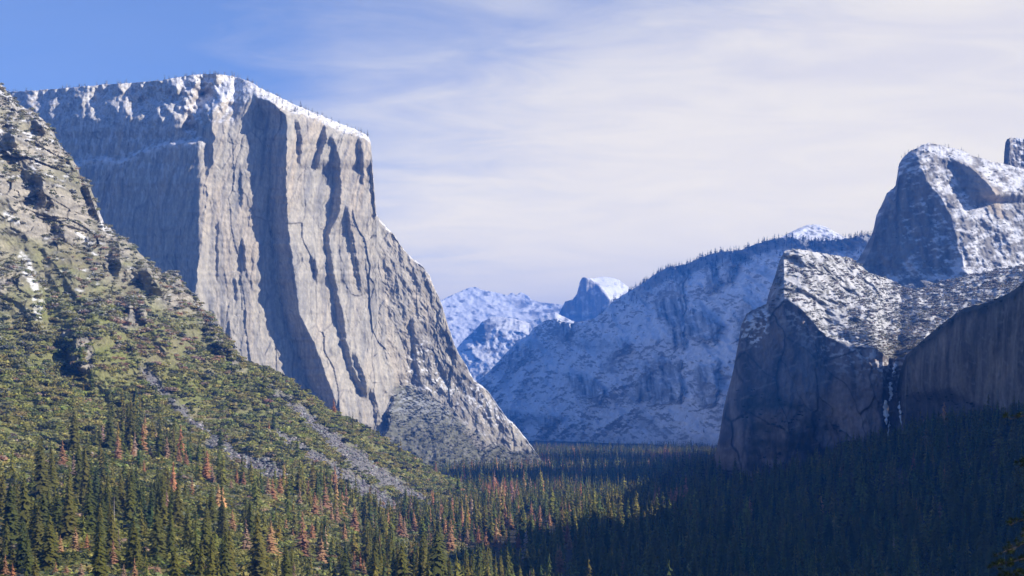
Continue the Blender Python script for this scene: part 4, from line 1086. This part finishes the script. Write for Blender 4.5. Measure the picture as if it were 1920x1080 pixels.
n1 = N.new('ShaderNodeTexNoise'); n1.inputs['Scale'].default_value = 1.1; n1.inputs['Detail'].default_value = 7; n1.inputs['Roughness'].default_value = .55; n1.inputs['Distortion'].default_value = .5
L.new(rot.outputs[0], n1.inputs[0])
n2 = N.new('ShaderNodeTexNoise'); n2.inputs['Scale'].default_value = 3.2; n2.inputs['Detail'].default_value = 6; n2.inputs['Roughness'].default_value = .6; n2.inputs['Distortion'].default_value = .8
L.new(rot.outputs[0], n2.inputs[0])
g = math_('ADD', math_('MULTIPLY', X, 1.75), math_('MULTIPLY', Z, -2.1))
g = math_('ADD', g, .40)
g = math_('ADD', g, math_('MULTIPLY', math_('SUBTRACT', n1.outputs[0], .5), .8))
g = math_('ADD', g, math_('MULTIPLY', math_('SUBTRACT', n2.outputs[0], .5), .3))
cov = math_('MAXIMUM', smooth_(g, -.62, .22), math_('MULTIPLY', n1.outputs[0], .11))
cov = math_('MULTIPLY', cov, smooth_(Y, .25, .7))                # the cloud bank stands over the valley ahead
cov = math_('MULTIPLY', cov, .95)
def rgbmix(f, A, B):
    t = N.new('ShaderNodeMix'); t.data_type = 'RGBA'; L.new(f, t.inputs['Factor'])
    for k, v in (('A', A), ('B', B)):
        if isinstance(v, tuple): t.inputs[k].default_value = v
        else: L.new(v, t.inputs[k])
    return t.outputs['Result']
low = rgbmix(smooth_(n2.outputs[0], .3, .7), (13.0,11.1,6.2,1), (13.8,11.7,6.3,1))       # whiter and warmer towards the horizon
high = rgbmix(smooth_(n2.outputs[0], .3, .7), (7.5,6.8,5.5,1), (8.7,7.8,5.7,1))
cloud = rgbmix(smooth_(Z, .08, .26), low, high)
wb = N.new('ShaderNodeMix'); wb.data_type = 'RGBA'; wb.blend_type = 'MULTIPLY'; wb.inputs['Factor'].default_value = 1; L.new(sky.outputs[0], wb.inputs['A']); wb.inputs['B'].default_value = SKY_WB   # daylight white balance of the picture
mix = N.new('ShaderNodeMix'); mix.data_type = 'RGBA'; L.new(cov, mix.inputs['Factor']); L.new(wb.outputs['Result'], mix.inputs['A']); L.new(cloud, mix.inputs['B'])
L.new(mix.outputs['Result'], bg.inputs['Color']); L.new(bg.outputs[0], out.inputs['Surface'])

sun = bpy.data.lights.new('sun', 'SUN'); sun.energy = 5.0; sun.angle = math.radians(.5); sun.color = (1,.915,.79)
so = bpy.data.objects.new('sun', sun); COL.objects.link(so)
sd = Vector((math.cos(SUN_EL)*math.sin(SUN_AZ), math.cos(SUN_EL)*math.cos(SUN_AZ), math.sin(SUN_EL)))
so.rotation_euler = sd.to_track_quat('Z', 'Y').to_euler()

if HAZE:
    hx = np.array([[x,y,z] for x in (-9500,9500) for y in (-600,26500) for z in (-170,2100)], float)
    hz = mesh_from('haze', hx, np.array([[0,1,3,2],[4,6,7,5],[0,4,5,1],[2,3,7,6],[0,2,6,4],[1,5,7,3]]), None, False)
    m = bpy.data.materials.new('haze_air'); m.use_nodes = True; nt = m.node_tree; nt.nodes.clear()
    o_ = nt.nodes.new('ShaderNodeOutputMaterial'); v = nt.nodes.new('ShaderNodeVolumePrincipled')
    v.inputs['Density Attribute'].default_value = ''; v.inputs['Density'].default_value = HAZE; v.inputs['Anisotropy'].default_value = 0.0
    v.inputs['Color'].default_value = HAZE_COL
    nt.links.new(v.outputs[0], o_.inputs['Volume']); hz.data.materials.append(m)
    tag(hz, 'thin blue haze filling the valley air', kind='stuff')

cam = bpy.data.cameras.new('camera'); co = bpy.data.objects.new('camera', cam); COL.objects.link(co)
co.location = (0,0,0); co.rotation_euler = (math.radians(90),0,0)
cam.sensor_width = 36; cam.lens = 36*F/1920; cam.shift_y = (HY-540)/1920; cam.clip_start = 1; cam.clip_end = 60000
scene.camera = co
scene.view_settings.view_transform = 'Standard'; scene.view_settings.look = 'None'; scene.view_settings.gamma = 1; scene.view_settings.exposure = EXPO
scene.view_settings.use_curve_mapping = False
scene.render.filter_size = 1.05
scene.render.engine = 'CYCLES'; c = scene.cycles
c.use_denoising = True; c.max_bounces = 5; c.diffuse_bounces = 3; c.volume_bounces = 0; c.use_adaptive_sampling = True; c.adaptive_threshold = .02
